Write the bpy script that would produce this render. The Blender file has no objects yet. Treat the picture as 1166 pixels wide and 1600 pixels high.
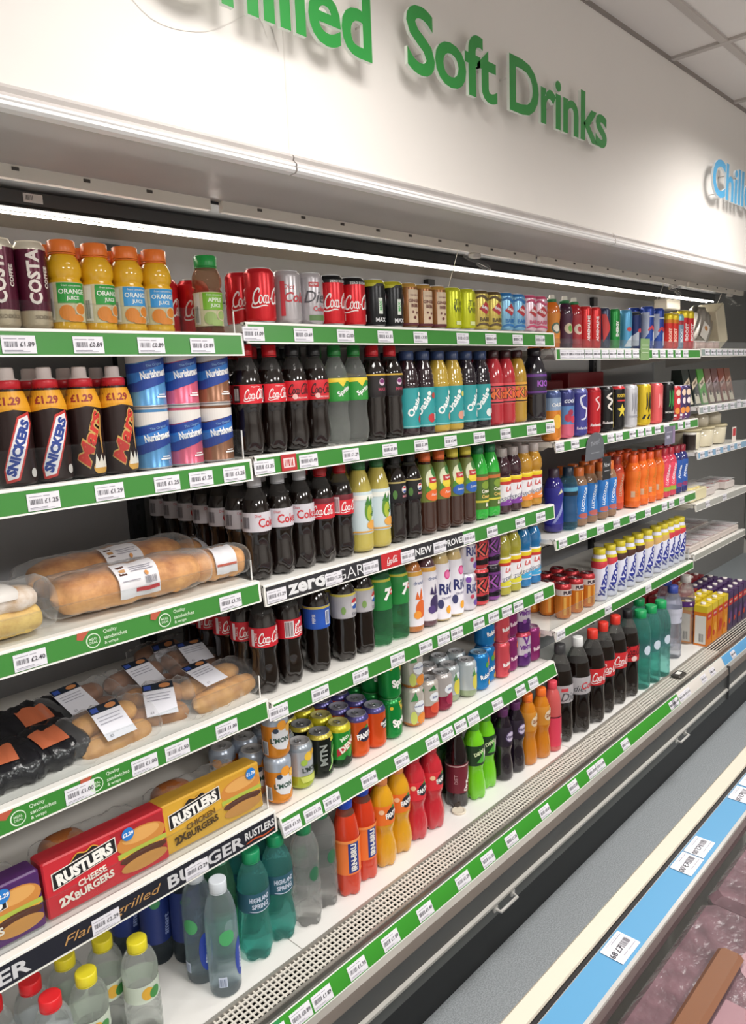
import bpy, math, random
from mathutils import Matrix, Vector
random.seed(7)
sc = bpy.context.scene
col = sc.collection
EYE = 1.62                                    # camera height above the floor

# ---------------------------------------------------------------- camera
F, PX, PY = 1169.475, 583.0, 798.0
def _cam():
    X = Vector((1711-PX, 550-PY, F)).normalized()
    Z = -Vector((866-PX, 7600-PY, F)).normalized()
    Z = (Z - X*X.dot(Z)).normalized()
    return X, Z.cross(X), Z
AX, AY, AZ = _cam()                           # world axes seen from the camera (x right, y down, z forward)
cd = bpy.data.cameras.new('camera'); cam = bpy.data.objects.new('camera', cd); col.objects.link(cam)
cd.sensor_fit = 'HORIZONTAL'; cd.sensor_width = 36; cd.lens = 36*F/1166
cd.shift_y = -2/1166; cd.clip_start = .02; cd.clip_end = 60
cam.matrix_world = Matrix(((AX[0], -AX[1], -AX[2], 0), (AY[0], -AY[1], -AY[2], 0), (AZ[0], -AZ[1], -AZ[2], EYE), (0, 0, 0, 1)))
sc.camera = cam

def ray(u, v):
    d = Vector((u-PX, v-PY, F)); return Vector((AX.dot(d), AY.dot(d), AZ.dot(d)))
def at_z(u, v, z):                            # point of a horizontal surface (z above the floor)
    r = ray(u, v); t = (z-EYE)/r.z; return r.x*t, r.y*t
def at_x(u, y, z):                            # how far along the aisle, on a line of known depth and height
    z -= EYE; k = (u-PX)/F
    return -(y*(AY[0]-k*AY[2]) + z*(AZ[0]-k*AZ[2]))/(AX[0]-k*AX[2])

# ---------------------------------------------------------------- light and exposure
sc.view_settings.view_transform = 'Standard'; sc.view_settings.look = 'None'
sc.view_settings.gamma = 1; sc.view_settings.use_curve_mapping = False
sc.view_settings.exposure = 0.0
sc.cycles.transparent_max_bounces = 24
w = bpy.data.worlds.new('World'); sc.world = w; w.use_nodes = True
w.node_tree.nodes['Background'].inputs[0].default_value = (.93, .95, 1, 1)
w.node_tree.nodes['Background'].inputs[1].default_value = .5
def area(name, loc, size, power, color=(1, 1, 1), rot=(0, 0, 0), spread=180):
    l = bpy.data.lights.new(name, 'AREA'); l.shape = 'RECTANGLE'; l.size, l.size_y = size
    l.energy = power; l.color = color; l.spread = math.radians(spread)
    o = bpy.data.objects.new(name, l); o.location = loc; o.rotation_euler = rot; col.objects.link(o)
for (x, y, p, sp) in ((-1.2, .45, 15, 140), (.9, .45, 15, 140), (3.0, .45, 21, 140), (5.1, .45, 15, 140), (-.6, -1.6, 52, 170), (1.2, -1.6, 52, 170), (3.0, -1.6, 58, 170)):
    area('ceiling_and_fill_light', (x, y, EYE+.98), (.58, .58), p, (1, .97, .93), spread=sp)  # row behind the camera is unseen, added as frontal fill

# ---------------------------------------------------------------- materials
def lin(h):
    h = h.lstrip('#'); c = [int(h[i:i+2], 16)/255 for i in (0, 2, 4)]
    return tuple(x/12.92 if x <= .04045 else ((x+.055)/1.055)**2.4 for x in c) + (1,)
_m = {}
def mt(h, kind='gloss'):
    if isinstance(h, bpy.types.Material): return h
    if ':' in h: h, kind = h.split(':')
    k = (h, kind)
    if k in _m: return _m[k]
    m = bpy.data.materials.new(kind+'_'+h.lstrip('#')); m.use_nodes = True; _m[k] = m
    nt = m.node_tree; N = nt.nodes; L = nt.links; b = N['Principled BSDF']; c = lin(h)
    I = b.inputs; I['Base Color'].default_value = c
    def noise(scale, lo, hi, rough=False, strength=0, stretch=None):
        n = N.new('ShaderNodeTexNoise'); n.inputs['Scale'].default_value = scale; n.inputs['Detail'].default_value = 4
        tc = N.new('ShaderNodeTexCoord'); mp = N.new('ShaderNodeMapping'); L.new(tc.outputs['Object'], mp.inputs[0]); L.new(mp.outputs[0], n.inputs['Vector'])
        if stretch: mp.inputs['Scale'].default_value = stretch
        if strength:
            bp = N.new('ShaderNodeBump'); bp.inputs['Strength'].default_value = strength; bp.inputs['Distance'].default_value = .004
            L.new(n.outputs[0], bp.inputs['Height']); L.new(bp.outputs[0], I['Normal'])
        r = N.new('ShaderNodeValToRGB'); r.color_ramp.elements[0].position = .35; r.color_ramp.elements[1].position = .65
        r.color_ramp.elements[0].color = tuple(x*lo for x in c[:3])+(1,); r.color_ramp.elements[1].color = tuple(min(1, x*hi) for x in c[:3])+(1,)
        L.new(n.outputs[0], r.inputs[0]); L.new(r.outputs[0], I['Base Color'])
    def through(tint, fac, rough=.05, base=None):          # thin clear plastic: part of the light goes straight through
        if base: I['Base Color'].default_value = base+(1,)
        I['Roughness'].default_value = rough
        t = N.new('ShaderNodeBsdfTransparent'); t.inputs[0].default_value = tint
        mx = N.new('ShaderNodeMixShader'); lw = N.new('ShaderNodeLayerWeight'); lw.inputs[0].default_value = .5   # reflects more at grazing angles, same on both faces
        pw = N.new('ShaderNodeMath'); pw.operation = 'POWER'; pw.inputs[1].default_value = 4; L.new(lw.outputs['Facing'], pw.inputs[0])
        ad = N.new('ShaderNodeMath'); ad.operation = 'MULTIPLY_ADD'; ad.inputs[1].default_value = .75; ad.inputs[2].default_value = fac; ad.use_clamp = True
        L.new(pw.outputs[0], ad.inputs[0]); L.new(ad.outputs[0], mx.inputs[0]); L.new(t.outputs[0], mx.inputs[1]); L.new(b.outputs[0], mx.inputs[2])
        L.new(mx.outputs[0], N['Material Output'].inputs[0])
    if kind == 'gloss': I['Roughness'].default_value = .32
    elif kind == 'print': I['Roughness'].default_value = .45
    elif kind == 'matte': I['Roughness'].default_value = .7
    elif kind == 'metal': I['Metallic'].default_value = .35; I['Roughness'].default_value = .26
    elif kind == 'steel': I['Metallic'].default_value = .9; I['Roughness'].default_value = .3
    elif kind == 'liquid': I['Roughness'].default_value = .09; I['Coat Weight'].default_value = .6; I['Coat Roughness'].default_value = .04
    elif kind == 'juice': I['Roughness'].default_value = .12; I['Coat Weight'].default_value = .4; I['Subsurface Weight'].default_value = .0
    elif kind == 'tint':
        I['Transmission Weight'].default_value = .8; I['IOR'].default_value = 1.2
        through(tuple(max(x, .004)**.16 for x in c[:3])+(1,), .5, .03, tuple(x**.33 for x in c[:3]))
    elif kind == 'clear': through((.93, .95, .95, 1), .08)
    elif kind == 'film': through((.95, .95, .95, 1), .045, .1); noise(38, .9, 1, strength=1)
    elif kind == 'guard': through((.95, .965, .965, 1), .02, .03, (.3, .3, .3))
    elif kind == 'wall': I['Roughness'].default_value = .5; noise(2.2, .97, 1.0)
    elif kind == 'paint': I['Roughness'].default_value = .42; noise(5, .93, 1.03)
    elif kind == 'bread':                        # browner crust on top, pale flanks, blotchy
        I['Roughness'].default_value = .55
        tc = N.new('ShaderNodeTexCoord'); n = N.new('ShaderNodeTexNoise'); n.inputs['Scale'].default_value = 24; n.inputs['Detail'].default_value = 6; n.inputs['Roughness'].default_value = .65
        L.new(tc.outputs['Object'], n.inputs['Vector']); sp = N.new('ShaderNodeSeparateXYZ'); L.new(tc.outputs['Object'], sp.inputs[0])
        a = N.new('ShaderNodeMath'); a.operation = 'MULTIPLY_ADD'; a.inputs[1].default_value = 7; L.new(sp.outputs[2], a.inputs[0])
        a2 = N.new('ShaderNodeMath'); a2.operation = 'MULTIPLY_ADD'; a2.inputs[1].default_value = 1.5; a2.inputs[2].default_value = -.62; L.new(n.outputs[0], a2.inputs[0]); L.new(a2.outputs[0], a.inputs[2])
        r = N.new('ShaderNodeValToRGB'); e = r.color_ramp.elements; e[0].position = .1; e[1].position = .85
        e[0].color = (min(1, c[0]*1.7), min(1, c[1]*2.2), min(1, c[2]*3.2), 1); e[1].color = (c[0]*.72, c[1]*.55, c[2]*.4, 1)
        L.new(a.outputs[0], r.inputs[0]); L.new(r.outputs[0], I['Base Color'])
        bp = N.new('ShaderNodeBump'); bp.inputs['Strength'].default_value = .5; bp.inputs['Distance'].default_value = .003; L.new(n.outputs[0], bp.inputs['Height']); L.new(bp.outputs[0], I['Normal'])
    elif kind == 'crinkle': I['Roughness'].default_value = .22; noise(26, .7, 1.3, strength=1)
    elif kind == 'emit':
        I['Emission Color'].default_value = c; I['Emission Strength'].default_value = 26
    elif kind == 'sheet': I['Roughness'].default_value = .35; I['Metallic'].default_value = .4; noise(3, .85, 1.1)
    return m

def speckle(name, c1, c2, scale):
    m = bpy.data.materials.new(name); m.use_nodes = True; nt = m.node_tree; N = nt.nodes; L = nt.links; b = N['Principled BSDF']
    n = N.new('ShaderNodeTexNoise'); n.inputs['Scale'].default_value = scale; n.inputs['Detail'].default_value = 2
    r = N.new('ShaderNodeValToRGB'); r.color_ramp.elements[0].position = .4; r.color_ramp.elements[1].position = .6
    r.color_ramp.elements[0].color = lin(c1); r.color_ramp.elements[1].color = lin(c2)
    tc = N.new('ShaderNodeTexCoord'); L.new(tc.outputs['Object'], n.inputs['Vector'])
    L.new(n.outputs[0], r.inputs[0]); L.new(r.outputs[0], b.inputs['Base Color']); b.inputs['Roughness'].default_value = .45
    return m

# ---------------------------------------------------------------- mesh builder
class MB:
    def __init__(s): s.v = []; s.f = []; s.m = []; s.mats = []; s.sm = []
    def mi(s, m):
        m = mt(m)
        if m not in s.mats: s.mats.append(m)
        return s.mats.index(m)
    def face(s, idx, m, smooth=False): s.f.append(tuple(idx)); s.m.append(s.mi(m)); s.sm.append(smooth)
    def poly(s, pts, m, smooth=False):
        n = len(s.v); s.v += [tuple(p) for p in pts]; s.face(range(n, n+len(pts)), m, smooth)
    def box(s, a, b, m, bev=0):
        (x0, y0, z0), (x1, y1, z1) = a, b
        n = len(s.v); c = bev
        if not c:
            s.v += [(x0,y0,z0),(x1,y0,z0),(x1,y1,z0),(x0,y1,z0),(x0,y0,z1),(x1,y0,z1),(x1,y1,z1),(x0,y1,z1)]
            for f in ((0,3,2,1),(4,5,6,7),(0,1,5,4),(1,2,6,5),(2,3,7,6),(3,0,4,7)): s.face([n+i for i in f], m)
        else:                                   # box with chamfered vertical edges and top
            ring = [(x0+c,y0),(x1-c,y0),(x1,y0+c),(x1,y1-c),(x1-c,y1),(x0+c,y1),(x0,y1-c),(x0,y0+c)]
            mx, my = (x0+x1)/2, (y0+y1)/2
            def inset(k): return [(p[0]+(mx-p[0])/max(abs(mx-x0),1e-6)*k, p[1]+(my-p[1])/max(abs(my-y0),1e-6)*k) for p in ring]
            rows = [(inset(c), z0), (ring, z0+c), (ring, z1-c), (inset(c), z1)]
            for r, z in rows: s.v += [(p[0], p[1], z) for p in r]
            for k in range(3):
                for i in range(8): s.face((n+k*8+i, n+k*8+(i+1)%8, n+(k+1)*8+(i+1)%8, n+(k+1)*8+i), m)
            s.face([n+7-i for i in range(8)], m); s.face([n+24+i for i in range(8)], m)
        return s
    def lathe(s, prof, m, seg=28, feet=0, fz=0, cx=0, cy=0, cap0=True, cap1=True, mats=None, twist=None, square=0):
        n = len(s.v); R = len(prof)
        for (r, z) in prof:
            for i in range(seg):
                a = 2*math.pi*i/seg; rr = r
                if feet and z < fz:
                    k = (.5-.5*math.cos(feet*a))**2; rr = r*(1-.3*(1-z/fz)*k)
                if twist: rr *= twist(a, z)
                if square: rr *= 1 + square*abs(math.sin(2*a))**2
                s.v.append((cx+rr*math.cos(a), cy+rr*math.sin(a), z))
        for k in range(R-1):
            mm = mats((prof[k][1]+prof[k+1][1])/2) if mats else m
            for i in range(seg):
                j = (i+1) % seg; s.face((n+k*seg+i, n+k*seg+j, n+(k+1)*seg+j, n+(k+1)*seg+i), mm, True)
        if cap0: s.face([n+seg-1-i for i in range(seg)], mats(prof[0][1]) if mats else m)
        if cap1: s.face([n+(R-1)*seg+i for i in range(seg)], mats(prof[-1][1]) if mats else m)
        return s
    def tube(s, pts, r, m, seg=8):
        n = len(s.v); P = [Vector(p) for p in pts]
        for i, p in enumerate(P):
            t = (P[min(i+1, len(P)-1)]-P[max(i-1, 0)]).normalized()
            a = t.cross(Vector((0, 0, 1)) if abs(t.z) < .9 else Vector((1, 0, 0))).normalized(); b = t.cross(a)
            for k in range(seg):
                q = 2*math.pi*k/seg; s.v.append(tuple(p+(a*math.cos(q)+b*math.sin(q))*r))
        for i in range(len(P)-1):
            for k in range(seg):
                j = (k+1) % seg; s.face((n+i*seg+k, n+i*seg+j, n+(i+1)*seg+j, n+(i+1)*seg+k), m, True)
        s.face([n+k for k in range(seg)][::-1], m); s.face([n+(len(P)-1)*seg+k for k in range(seg)], m)
        return s
    def decals(s, items, fn, step=.005, clip=None, knots=()):
        """flat shapes in (s, z) metres carried onto a surface by fn(s, z, offset)"""
        for li, it in enumerate(items):
            off = .0004 + .00022*li
            for poly in shape(it):
                for q in strips(poly, step):
                    if clip:
                        q = [(b_, a_) for a_, b_ in q]; q = cut(cut(q, clip[0], 1), clip[1], -1); q = [(b_, a_) for a_, b_ in q]
                        if len(q) < 3: continue
                    cc = [c for c in knots if min(p[1] for p in q)+1e-5 < c < max(p[1] for p in q)-1e-5]
                    if cc:
                        q = [(b_, a_) for a_, b_ in q]; ks = [-9]+cc+[9]
                        for c0, c1 in zip(ks, ks[1:]):
                            r = cut(cut(q, c0, 1), c1, -1)
                            if len(r) > 2: s.poly([fn(a, b, off) for b, a in r], it[-1] if not isinstance(it[-1], dict) else it[-2])
                        continue
                    s.poly([fn(a, b, off) for a, b in q], it[-1] if not isinstance(it[-1], dict) else it[-2])
        return s
    def mesh(s, name):
        me = bpy.data.meshes.new(name); me.from_pydata(s.v, [], s.f)
        for m in s.mats: me.materials.append(m)
        me.polygons.foreach_set('material_index', s.m); me.polygons.foreach_set('use_smooth', s.sm)
        me.validate(); me.update(); return me
    def build(s, name, parent=None, loc=None, **tags):
        o = bpy.data.objects.new(name, s.mesh(name)); col.objects.link(o)
        if parent: o.parent = parent
        if loc: o.location = loc
        for k, v in tags.items(): o[k] = v
        return o

def cut(q, c, sg):
    r = []
    for i in range(len(q)):
        a, b = q[i], q[(i+1) % len(q)]; ia, ib = sg*(a[0]-c) >= 0, sg*(b[0]-c) >= 0
        if ia: r.append(a)
        if ia != ib: t = (c-a[0])/(b[0]-a[0]); r.append((c, a[1]+t*(b[1]-a[1])))
    return r
def strips(poly, step):
    if not step: return [poly]
    x0 = min(p[0] for p in poly); x1 = max(p[0] for p in poly)
    if x1-x0 <= step: return [poly]
    out = []; k = math.floor(x0/step)
    while k*step < x1:
        q = poly
        for (c, sg) in ((k*step, 1), ((k+1)*step, -1)):
            q = cut(q, c, sg)
            if not q: break
        if len(q) > 2: out.append(q)
        k += 1
    return out

_tx = {}
def text2d(txt, bold=0.0, shear=0.0, space=1.0):
    k = (txt, bold, shear, space)
    if k in _tx: return _tx[k]
    cu = bpy.data.curves.new('t', 'FONT'); cu.body = txt; cu.size = 1; cu.resolution_u = 2; cu.offset = bold; cu.shear = shear; cu.space_character = space
    o = bpy.data.objects.new('t', cu); me = o.to_mesh()
    vs = [(v.co.x, v.co.y) for v in me.vertices]; fs = [tuple(p.vertices) for p in me.polygons]
    o.to_mesh_clear(); bpy.data.objects.remove(o); bpy.data.curves.remove(cu)
    if vs:
        x0 = min(v[0] for v in vs); x1 = max(v[0] for v in vs); y0 = min(v[1] for v in vs); y1 = max(v[1] for v in vs)
        vs = [((x-(x0+x1)/2)/(y1-y0), (y-y0)/(y1-y0)-.5) for x, y in vs]
        res = ([[vs[i] for i in f] for f in fs], (x1-x0)/(y1-y0))
    else: res = ([], 1)
    _tx[k] = res; return res

def catmull(p, n=5):
    out = []
    for i in range(len(p)-1):
        a, b, c, d = p[max(i-1, 0)], p[i], p[i+1], p[min(i+2, len(p)-1)]
        for k in range(n):
            t = k/n
            out.append(tuple(.5*(2*b[j]+(c[j]-a[j])*t+(2*a[j]-5*b[j]+4*c[j]-d[j])*t*t+(3*b[j]-a[j]-3*c[j]+d[j])*t**3) for j in (0, 1)))
    out.append(p[-1]); return out
def ribbon(pts, w0, w1=None, taper=True):
    w1 = w0 if w1 is None else w1
    q = catmull(pts); out = []; n = len(q); L = []; R_ = []
    for i, p in enumerate(q):
        a, b = q[max(i-1, 0)], q[min(i+1, n-1)]; dx, dy = b[0]-a[0], b[1]-a[1]; l = math.hypot(dx, dy) or 1
        t = i/(n-1); w = (w0+(w1-w0)*t)*(.35+.65*math.sin(math.pi*t)**.5 if taper else 1)/2
        L.append((p[0]-dy/l*w, p[1]+dx/l*w)); R_.append((p[0]+dy/l*w, p[1]-dx/l*w))
    for i in range(n-1): out.append([L[i], R_[i], R_[i+1], L[i+1]])
    return out
def script_word():
    """flowing script wordmark, height 1"""
    S = []
    def C(x, tail):
        S.extend(ribbon([(x+.62,.72),(x+.66,.93),(x+.45,.98),(x+.16,.72),(x+.06,.36),(x+.2,.06),(x+.5,.06),(x+.78,.3)], .15))
        if tail: S.extend(ribbon([(x+.08,.2),(x-.05,-.12),(x+.4,-.22),(x+1.2,-.1),(x+1.7,-.12)], .09))
        else: S.extend(ribbon([(x+.35,1.0),(x+.8,1.1),(x+1.25,.95),(x+1.7,1.08)], .08))
    def o(x, r=.17): S.extend(ribbon([(x+r*math.cos(t*math.pi/4), .3+.25*math.sin(t*math.pi/4)) for t in range(1, 10)], .1, taper=False))
    def c(x): S.extend(ribbon([(x+.2,.42),(x+.08,.55),(x-.1,.36),(x-.02,.1),(x+.24,.14)], .11))
    def a(x): o(x, .14); S.extend(ribbon([(x+.17,.55),(x+.15,.2),(x+.22,.06),(x+.38,.2)], .1))
    C(0, True); o(.86); c(1.22); a(1.52); S.extend(ribbon([(1.88,.34),(2.08,.36)], .09, taper=False))
    C(2.05, False); o(2.88); S.extend(ribbon([(3.1,.3),(3.3,.85),(3.24,1.0),(3.14,.8),(3.16,.2),(3.32,.08)], .1)); a(3.5)
    return [[((p[0]-1.9)*.64, p[1]-.5) for p in q] for q in S]
SCRIPT = script_word()

def shape(it):
    k = it[0]
    if k == 't':                                # ('t', text, height, s, z, mat, {options})
        _, txt, h, s, z, m = it[:6]; o = it[6] if len(it) > 6 else {}
        fs, w = text2d(txt, o.get('b', 0), o.get('sh', 0), o.get('sp', 1))
        sx = h*o.get('w', 1); a = math.radians(o.get('rot', 0)); ca, sa = math.cos(a), math.sin(a)
        if 'fit' in o: sx = o['fit']/w
        if o.get('left'): s += w*sx/2
        return [[(s+x*sx*ca-y*h*sa, z+x*sx*sa+y*h*ca) for x, y in f] for f in fs]
    if k == 'cc':                               # script wordmark
        _, h, s, z, m = it[:5]; o = it[5] if len(it) > 5 else {}; a = math.radians(o.get('rot', 0)); ca, sa = math.cos(a), math.sin(a)
        return [[(s+(x+.12*y)*h*ca-y*h*sa, z+(x+.12*y)*h*sa+y*h*ca) for x, y in f] for f in SCRIPT]
    if k == 'r': _, s0, z0, s1, z1, m = it[:6]; return [[(s0, z0), (s1, z0), (s1, z1), (s0, z1)]]
    if k == 'p': return [list(it[1])]
    if k == 'e':
        _, s, z, a, b, m = it[:6]; n = 20
        return [[(s+a*math.cos(2*math.pi*i/n), z+b*math.sin(2*math.pi*i/n)) for i in range(n)]]
    if k == 'l': return ribbon(it[1], it[2])    # ('l', pts, width, mat)
    if k == 'bars':                             # ('bars', s0, z0, s1, z1, n, mat)
        _, s0, z0, s1, z1, n, m = it; rr = random.Random(n); out = []; x = s0; d = (s1-s0)/n
        for i in range(n):
            ww = d*rr.choice((.3, .5, .7)); out.append([(x, z0), (x+ww, z0), (x+ww, z1), (x, z1)]); x += d
        return out
    raise ValueError(k)

def empty(name, loc, rz=0, label=None, cat=None, group=None):
    o = bpy.data.objects.new(name, None); col.objects.link(o); o.empty_display_size = .02
    o.location = loc; o.rotation_euler = (0, 0, rz)
    if label: o['label'] = label; n = len(label.split()); assert 4 <= n <= 16, label
    if cat: o['category'] = cat
    if group: o['group'] = group
    return o
def tag(o, label, cat, group=None):
    assert 4 <= len(label.split()) <= 16, label
    o['label'] = label; o['category'] = cat
    if group: o['group'] = group
    return o
def flat(y, z0=0, x0=0):                        # faces the aisle
    return lambda s, z, o: (x0+s, y-o, z0+z)
# ---------------------------------------------------------------- the room
def H(z): return EYE+z
WY = 1.10                                     # plane of the header wall over the cabinets
def struct(name, mb): return mb.build(name, kind='structure')
b = MB(); b.box((-3, -3.2, -.05), (7, 2.2, 0), speckle('lino_floor', '#9ea5aa', '#bdc3c8', 260)); struct('floor', b)
b = MB(); b.box((-3, -3.2, H(1.013)), (7, 2.2, H(1.06)), '#e4dfda:wall')
struct('ceiling', b)
gx = [2.66+.6*k for k in range(-8, 7)]; gy = [.93-.6*k for k in range(0, 7)]
b = MB()
for x in gx: b.box((x-.012, -3.2, H(1.004)), (x+.012, WY, H(1.0135)), '#bdb6b0:matte')
for y in gy: b.box((-3, y-.012, H(1.0045)), (7, y+.012, H(1.0135)), '#bdb6b0:matte')
struct('trim_1', b)
b = MB(); b.box((-3, WY, H(.41)), (7, WY+.06, H(1.013)), '#e9e4de:wall')
for sx in (.967, 3.45): b.box((sx-.0012, WY-.0006, H(.41)), (sx+.0012, WY+.01, H(1.013)), '#dcd6d0:matte')
for pts in ([(.63,.62),(.70,.565),(.80,.575),(.90,.63),(.93,.60)], [(.94,.62),(.955,.585)], [(.93,.64),(.945,.61)], [(.50,.67),(.56,.62)]):
    for q in ribbon(pts, .0016): b.poly([(x, WY-.0008, H(z)) for x, z in q], '#dfdad4:matte')
struct('wall_back', b)
b = MB(); b.box((6.9, -3.2, 0), (7, 2.2, H(1.013)), '#d9d4ce:wall'); struct('wall_right', b)
b = MB(); b.box((-3, -3.3, 0), (7, -3.2, H(1.013)), '#d9d4ce:wall'); struct('wall_front', b)
b = MB(); b.box((-3.1, -3.3, 0), (-3, 2.2, H(1.013)), '#d9d4ce:wall'); struct('wall_left', b)
b = MB(); b.box((-3, 2.1, 0), (7, 2.2, H(1.013)), '#8d8a88:wall'); struct('wall_rear', b)
b = MB(); b.box((-3, WY-.004, H(1.0)), (7, WY+.002, H(1.0132)), '#8f8781:matte'); struct('trim_2', b)

# raised sign letters, each mounted on the wall
def sign(words, green, rim, label, cat):
    t = empty('wall_sign', (words[0][1], WY-.03, words[0][3]), 0, label, cat)
    for (txt, x0, x1, zb, zc) in words:       # text, left, right, baseline, cap height
        def ext(s):
            cu = bpy.data.curves.new('t', 'FONT'); cu.size = 1; cu.resolution_u = 4; cu.offset = .022; cu.space_character = .96; cu.body = s; o = bpy.data.objects.new('t', cu); me = o.to_mesh()
            xs = [v.co.x for v in me.vertices]; ys = [v.co.y for v in me.vertices]
            tri = ([(v.co.x, v.co.y) for v in me.vertices], [tuple(p.vertices) for p in me.polygons]); o.to_mesh_clear(); bpy.data.objects.remove(o); bpy.data.curves.remove(cu)
            return min(xs), max(xs), min(ys), max(ys), tri
        fx0, fx1, _, _, _ = ext(txt); cap = ext('D')[3]; sx = (x1-x0)/(fx1-fx0); sz = zc/cap
        for i, ch in enumerate(txt):
            e = ext(txt[:i+1]); c1 = ext(ch); right = e[1]; off = right-c1[1]
            vs, fs = c1[4]; m = MB(); n = len(vs)
            P = [(x0+(x+off-fx0)*sx, zb+y*sz) for x, y in vs]
            m.v = [(x-words[0][1], -.004, z-words[0][3]) for x, z in P]+[(x-words[0][1], .004, z-words[0][3]) for x, z in P]
            edges = {}
            for f in fs:
                m.face(f, green); m.face([k+n for k in f][::-1], rim)
                for k in range(len(f)):
                    a, c = f[k], f[(k+1) % len(f)]; edges[(a, c)] = 1
            for (a, c) in edges:
                if (c, a) not in edges: m.face((c, a, a+n, c+n), rim)
            m.build('letter', t)
            st = MB(); cx = sum(p[0] for p in P)/n; cz = sum(p[1] for p in P)/n
            # stand-off pin behind the letter, at a vertex that lies on the letter
            f = max(fs, key=lambda f: abs(sum(P[f[q]][0]*P[f[(q+1) % len(f)]][1]-P[f[(q+1) % len(f)]][0]*P[f[q]][1] for q in range(len(f))))); a = (sum(P[q][0] for q in f)/len(f), sum(P[q][1] for q in f)/len(f)); st.tube([(a[0]-words[0][1], .004, a[1]-words[0][3]), (a[0]-words[0][1], .031, a[1]-words[0][3])], .002, '#e2ddd8:gloss', 6); st.build('pin', t)
sign([('Chilled', .685, 1.163, H(.612), .121), ('Soft', 1.268, 1.590, H(.628), .125), ('Drinks', 1.642, 2.142, H(.632), .121)],
     '#2f9140:gloss', '#e8efe4:gloss', 'green raised letters reading Chilled Soft Drinks on the white wall', 'sign')
sign([('Chilled', 2.975, 3.50, H(.630), .126)], '#4f9ecb:gloss', '#dfe9ef:gloss', 'pale blue raised letters at the right edge of the white wall', 'sign')

# ---------------------------------------------------------------- refrigerated cabinet
X0, X1, YB, YF = -.28, 4.22, 1.80, 1.275
BAY = [-.28, .970, 2.214, 3.476, 4.20]
ZD = H(-1.29)
cab = empty('refrigerated_cabinet', (X0, YB, 0), 0, 'long open-fronted chilled cabinet with grey lower front under the white wall', 'cabinet')
def part(name, mb, parent=cab):
    mb.v = [(x-X0, y-YB, z) for x, y, z in mb.v] if parent is cab else mb.v
    return mb.build(name, parent)
b = MB(); b.box((X0, YB, .15), (X1, YB+.05, H(.40)), '#9c9da1:matte')
for x0, x1 in zip(BAY, BAY[1:]):
    for zz in (-.235, .235, -.50, -.80):      # rows of air slots
        x = x0+.08
        while x < x1-.1:
            b.box((x, YB-.0008, H(zz)), (x+.032, YB+.001, H(zz)+.003), '#141414:matte'); x += .042
part('back_panel', b)
for x in BAY[1:-1]:
    b = MB(); b.box((x-.019, YB-.022, .2), (x+.019, YB, H(.36)), '#23252a:paint')
    for k in range(60): b.box((x-.004, YB-.0228, .25+k*.026), (x+.004, YB-.0215, .265+k*.026), '#050505:matte')
    part('shelf_upright', b)
b = MB()                                      # canopy: soffit, dark recess, glossy inner roof
b.box((X0, WY, H(.382)), (X1, 1.352, H(.41)), '#b0aba8:paint'); part('canopy_soffit', b)
b = MB(); b.box((X0, 1.352, H(.376)), (X1, 1.60, H(.41)), '#24272b:paint'); part('blind_recess', b)
b = MB(); b.box((X0, 1.60, H(.376)), (X1, YB, H(.41)), '#a59b8c:sheet')
part('canopy_roof', b)
for s0, s1 in ((X0, .955), (.985, 2.205), (2.235, 3.46), (3.49, X1)):
    b = MB(); b.box((s0, 1.338, H(.360)), (s1, 1.352, H(.384)), '#d9d2c6:paint')
    x = s0+.09
    while x < s1-.05:
        b.box((x, 1.3365, H(.373)), (x+.012, 1.3385, H(.3785)), '#4a4540:matte'); x += .125
    part('blind_cassette', b)
for s0, s1 in ((X0, .965), (.969, 2.238), (2.242, 3.50), (3.504, X1)):
    b = MB()
    prof = [(1.100,.4155),(1.093,.4145),(1.089,.409),(1.091,.403),(1.087,.400),(1.083,.396),(1.083,.3925),(1.086,.391),(1.083,.3895),(1.083,.385),(1.087,.381),(1.102,.380)]
    n = len(b.v); b.v += [(s0, y, H(z)) for y, z in prof]+[(s1, y, H(z)) for y, z in prof]; k = len(prof)
    for i in range(k-1): b.face((n+i+1, n+i, n+k+i, n+k+i+1), '#cfc9c6:sheet' if i < 5 else '#f1efee:gloss')
    b.face(range(n, n+k), '#cfc9c6:sheet'); b.face(range(n+2*k-1, n+k-1, -1), '#cfc9c6:sheet'); part('canopy_trim', b)
b = MB()
b.box((X0+.02, 1.471, H(.3455)), (X1-.03, 1.511, H(.352)), '#101011:matte')
b.box((X0+.02, 1.470, H(.352)), (X1-.03, 1.515, H(.376)), '#4a4b4d:paint'); part('tube_holder', b)
b = MB(); b.tube([(X0+.03, 1.475, H(.342)), (X1-.04, 1.475, H(.342))], .0024, '#fff8ee:emit', 8)
b.tube([(X0+.03, 1.507, H(.342)), (X1-.04, 1.507, H(.342))], .0022, '#fff3e0:emit', 8); part('strip_light', b)
# base: deck, air grille, price rail seat, front panel, bumper, kick plate
b = MB(); b.box((X0, 1.212, ZD-.03), (X1, YB, ZD), '#e6e4e0:gloss')
for x in BAY[1:-1]: b.box((x-.001, 1.212, ZD-.01), (x+.001, 1.7, ZD+.0005), '#9b9893:matte')
part('base_deck', b)
b = MB(); ga, gb, gz = 1.134, 1.212, ZD-.002
b.box((X0, gb-.006, gz-.012), (X1, gb+.002, gz+.004), '#a9a49c:sheet'); b.box((X0, ga-.004, gz-.012), (X1, ga+.003, gz+.003), '#a9a49c:sheet')
n_r = 6; pit = (gb-ga)/n_r
for k in range(1, n_r): b.box((X0, ga+k*pit-.0019, gz-.003), (X1, ga+k*pit+.0019, gz), '#d9d4ca:gloss')
x = X0
while x < 3.46: b.box((x-.0020, ga, gz-.0032), (x+.0020, gb, gz-.0002), '#d9d4ca:gloss'); x += .0128
part('air_grille', b)
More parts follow.
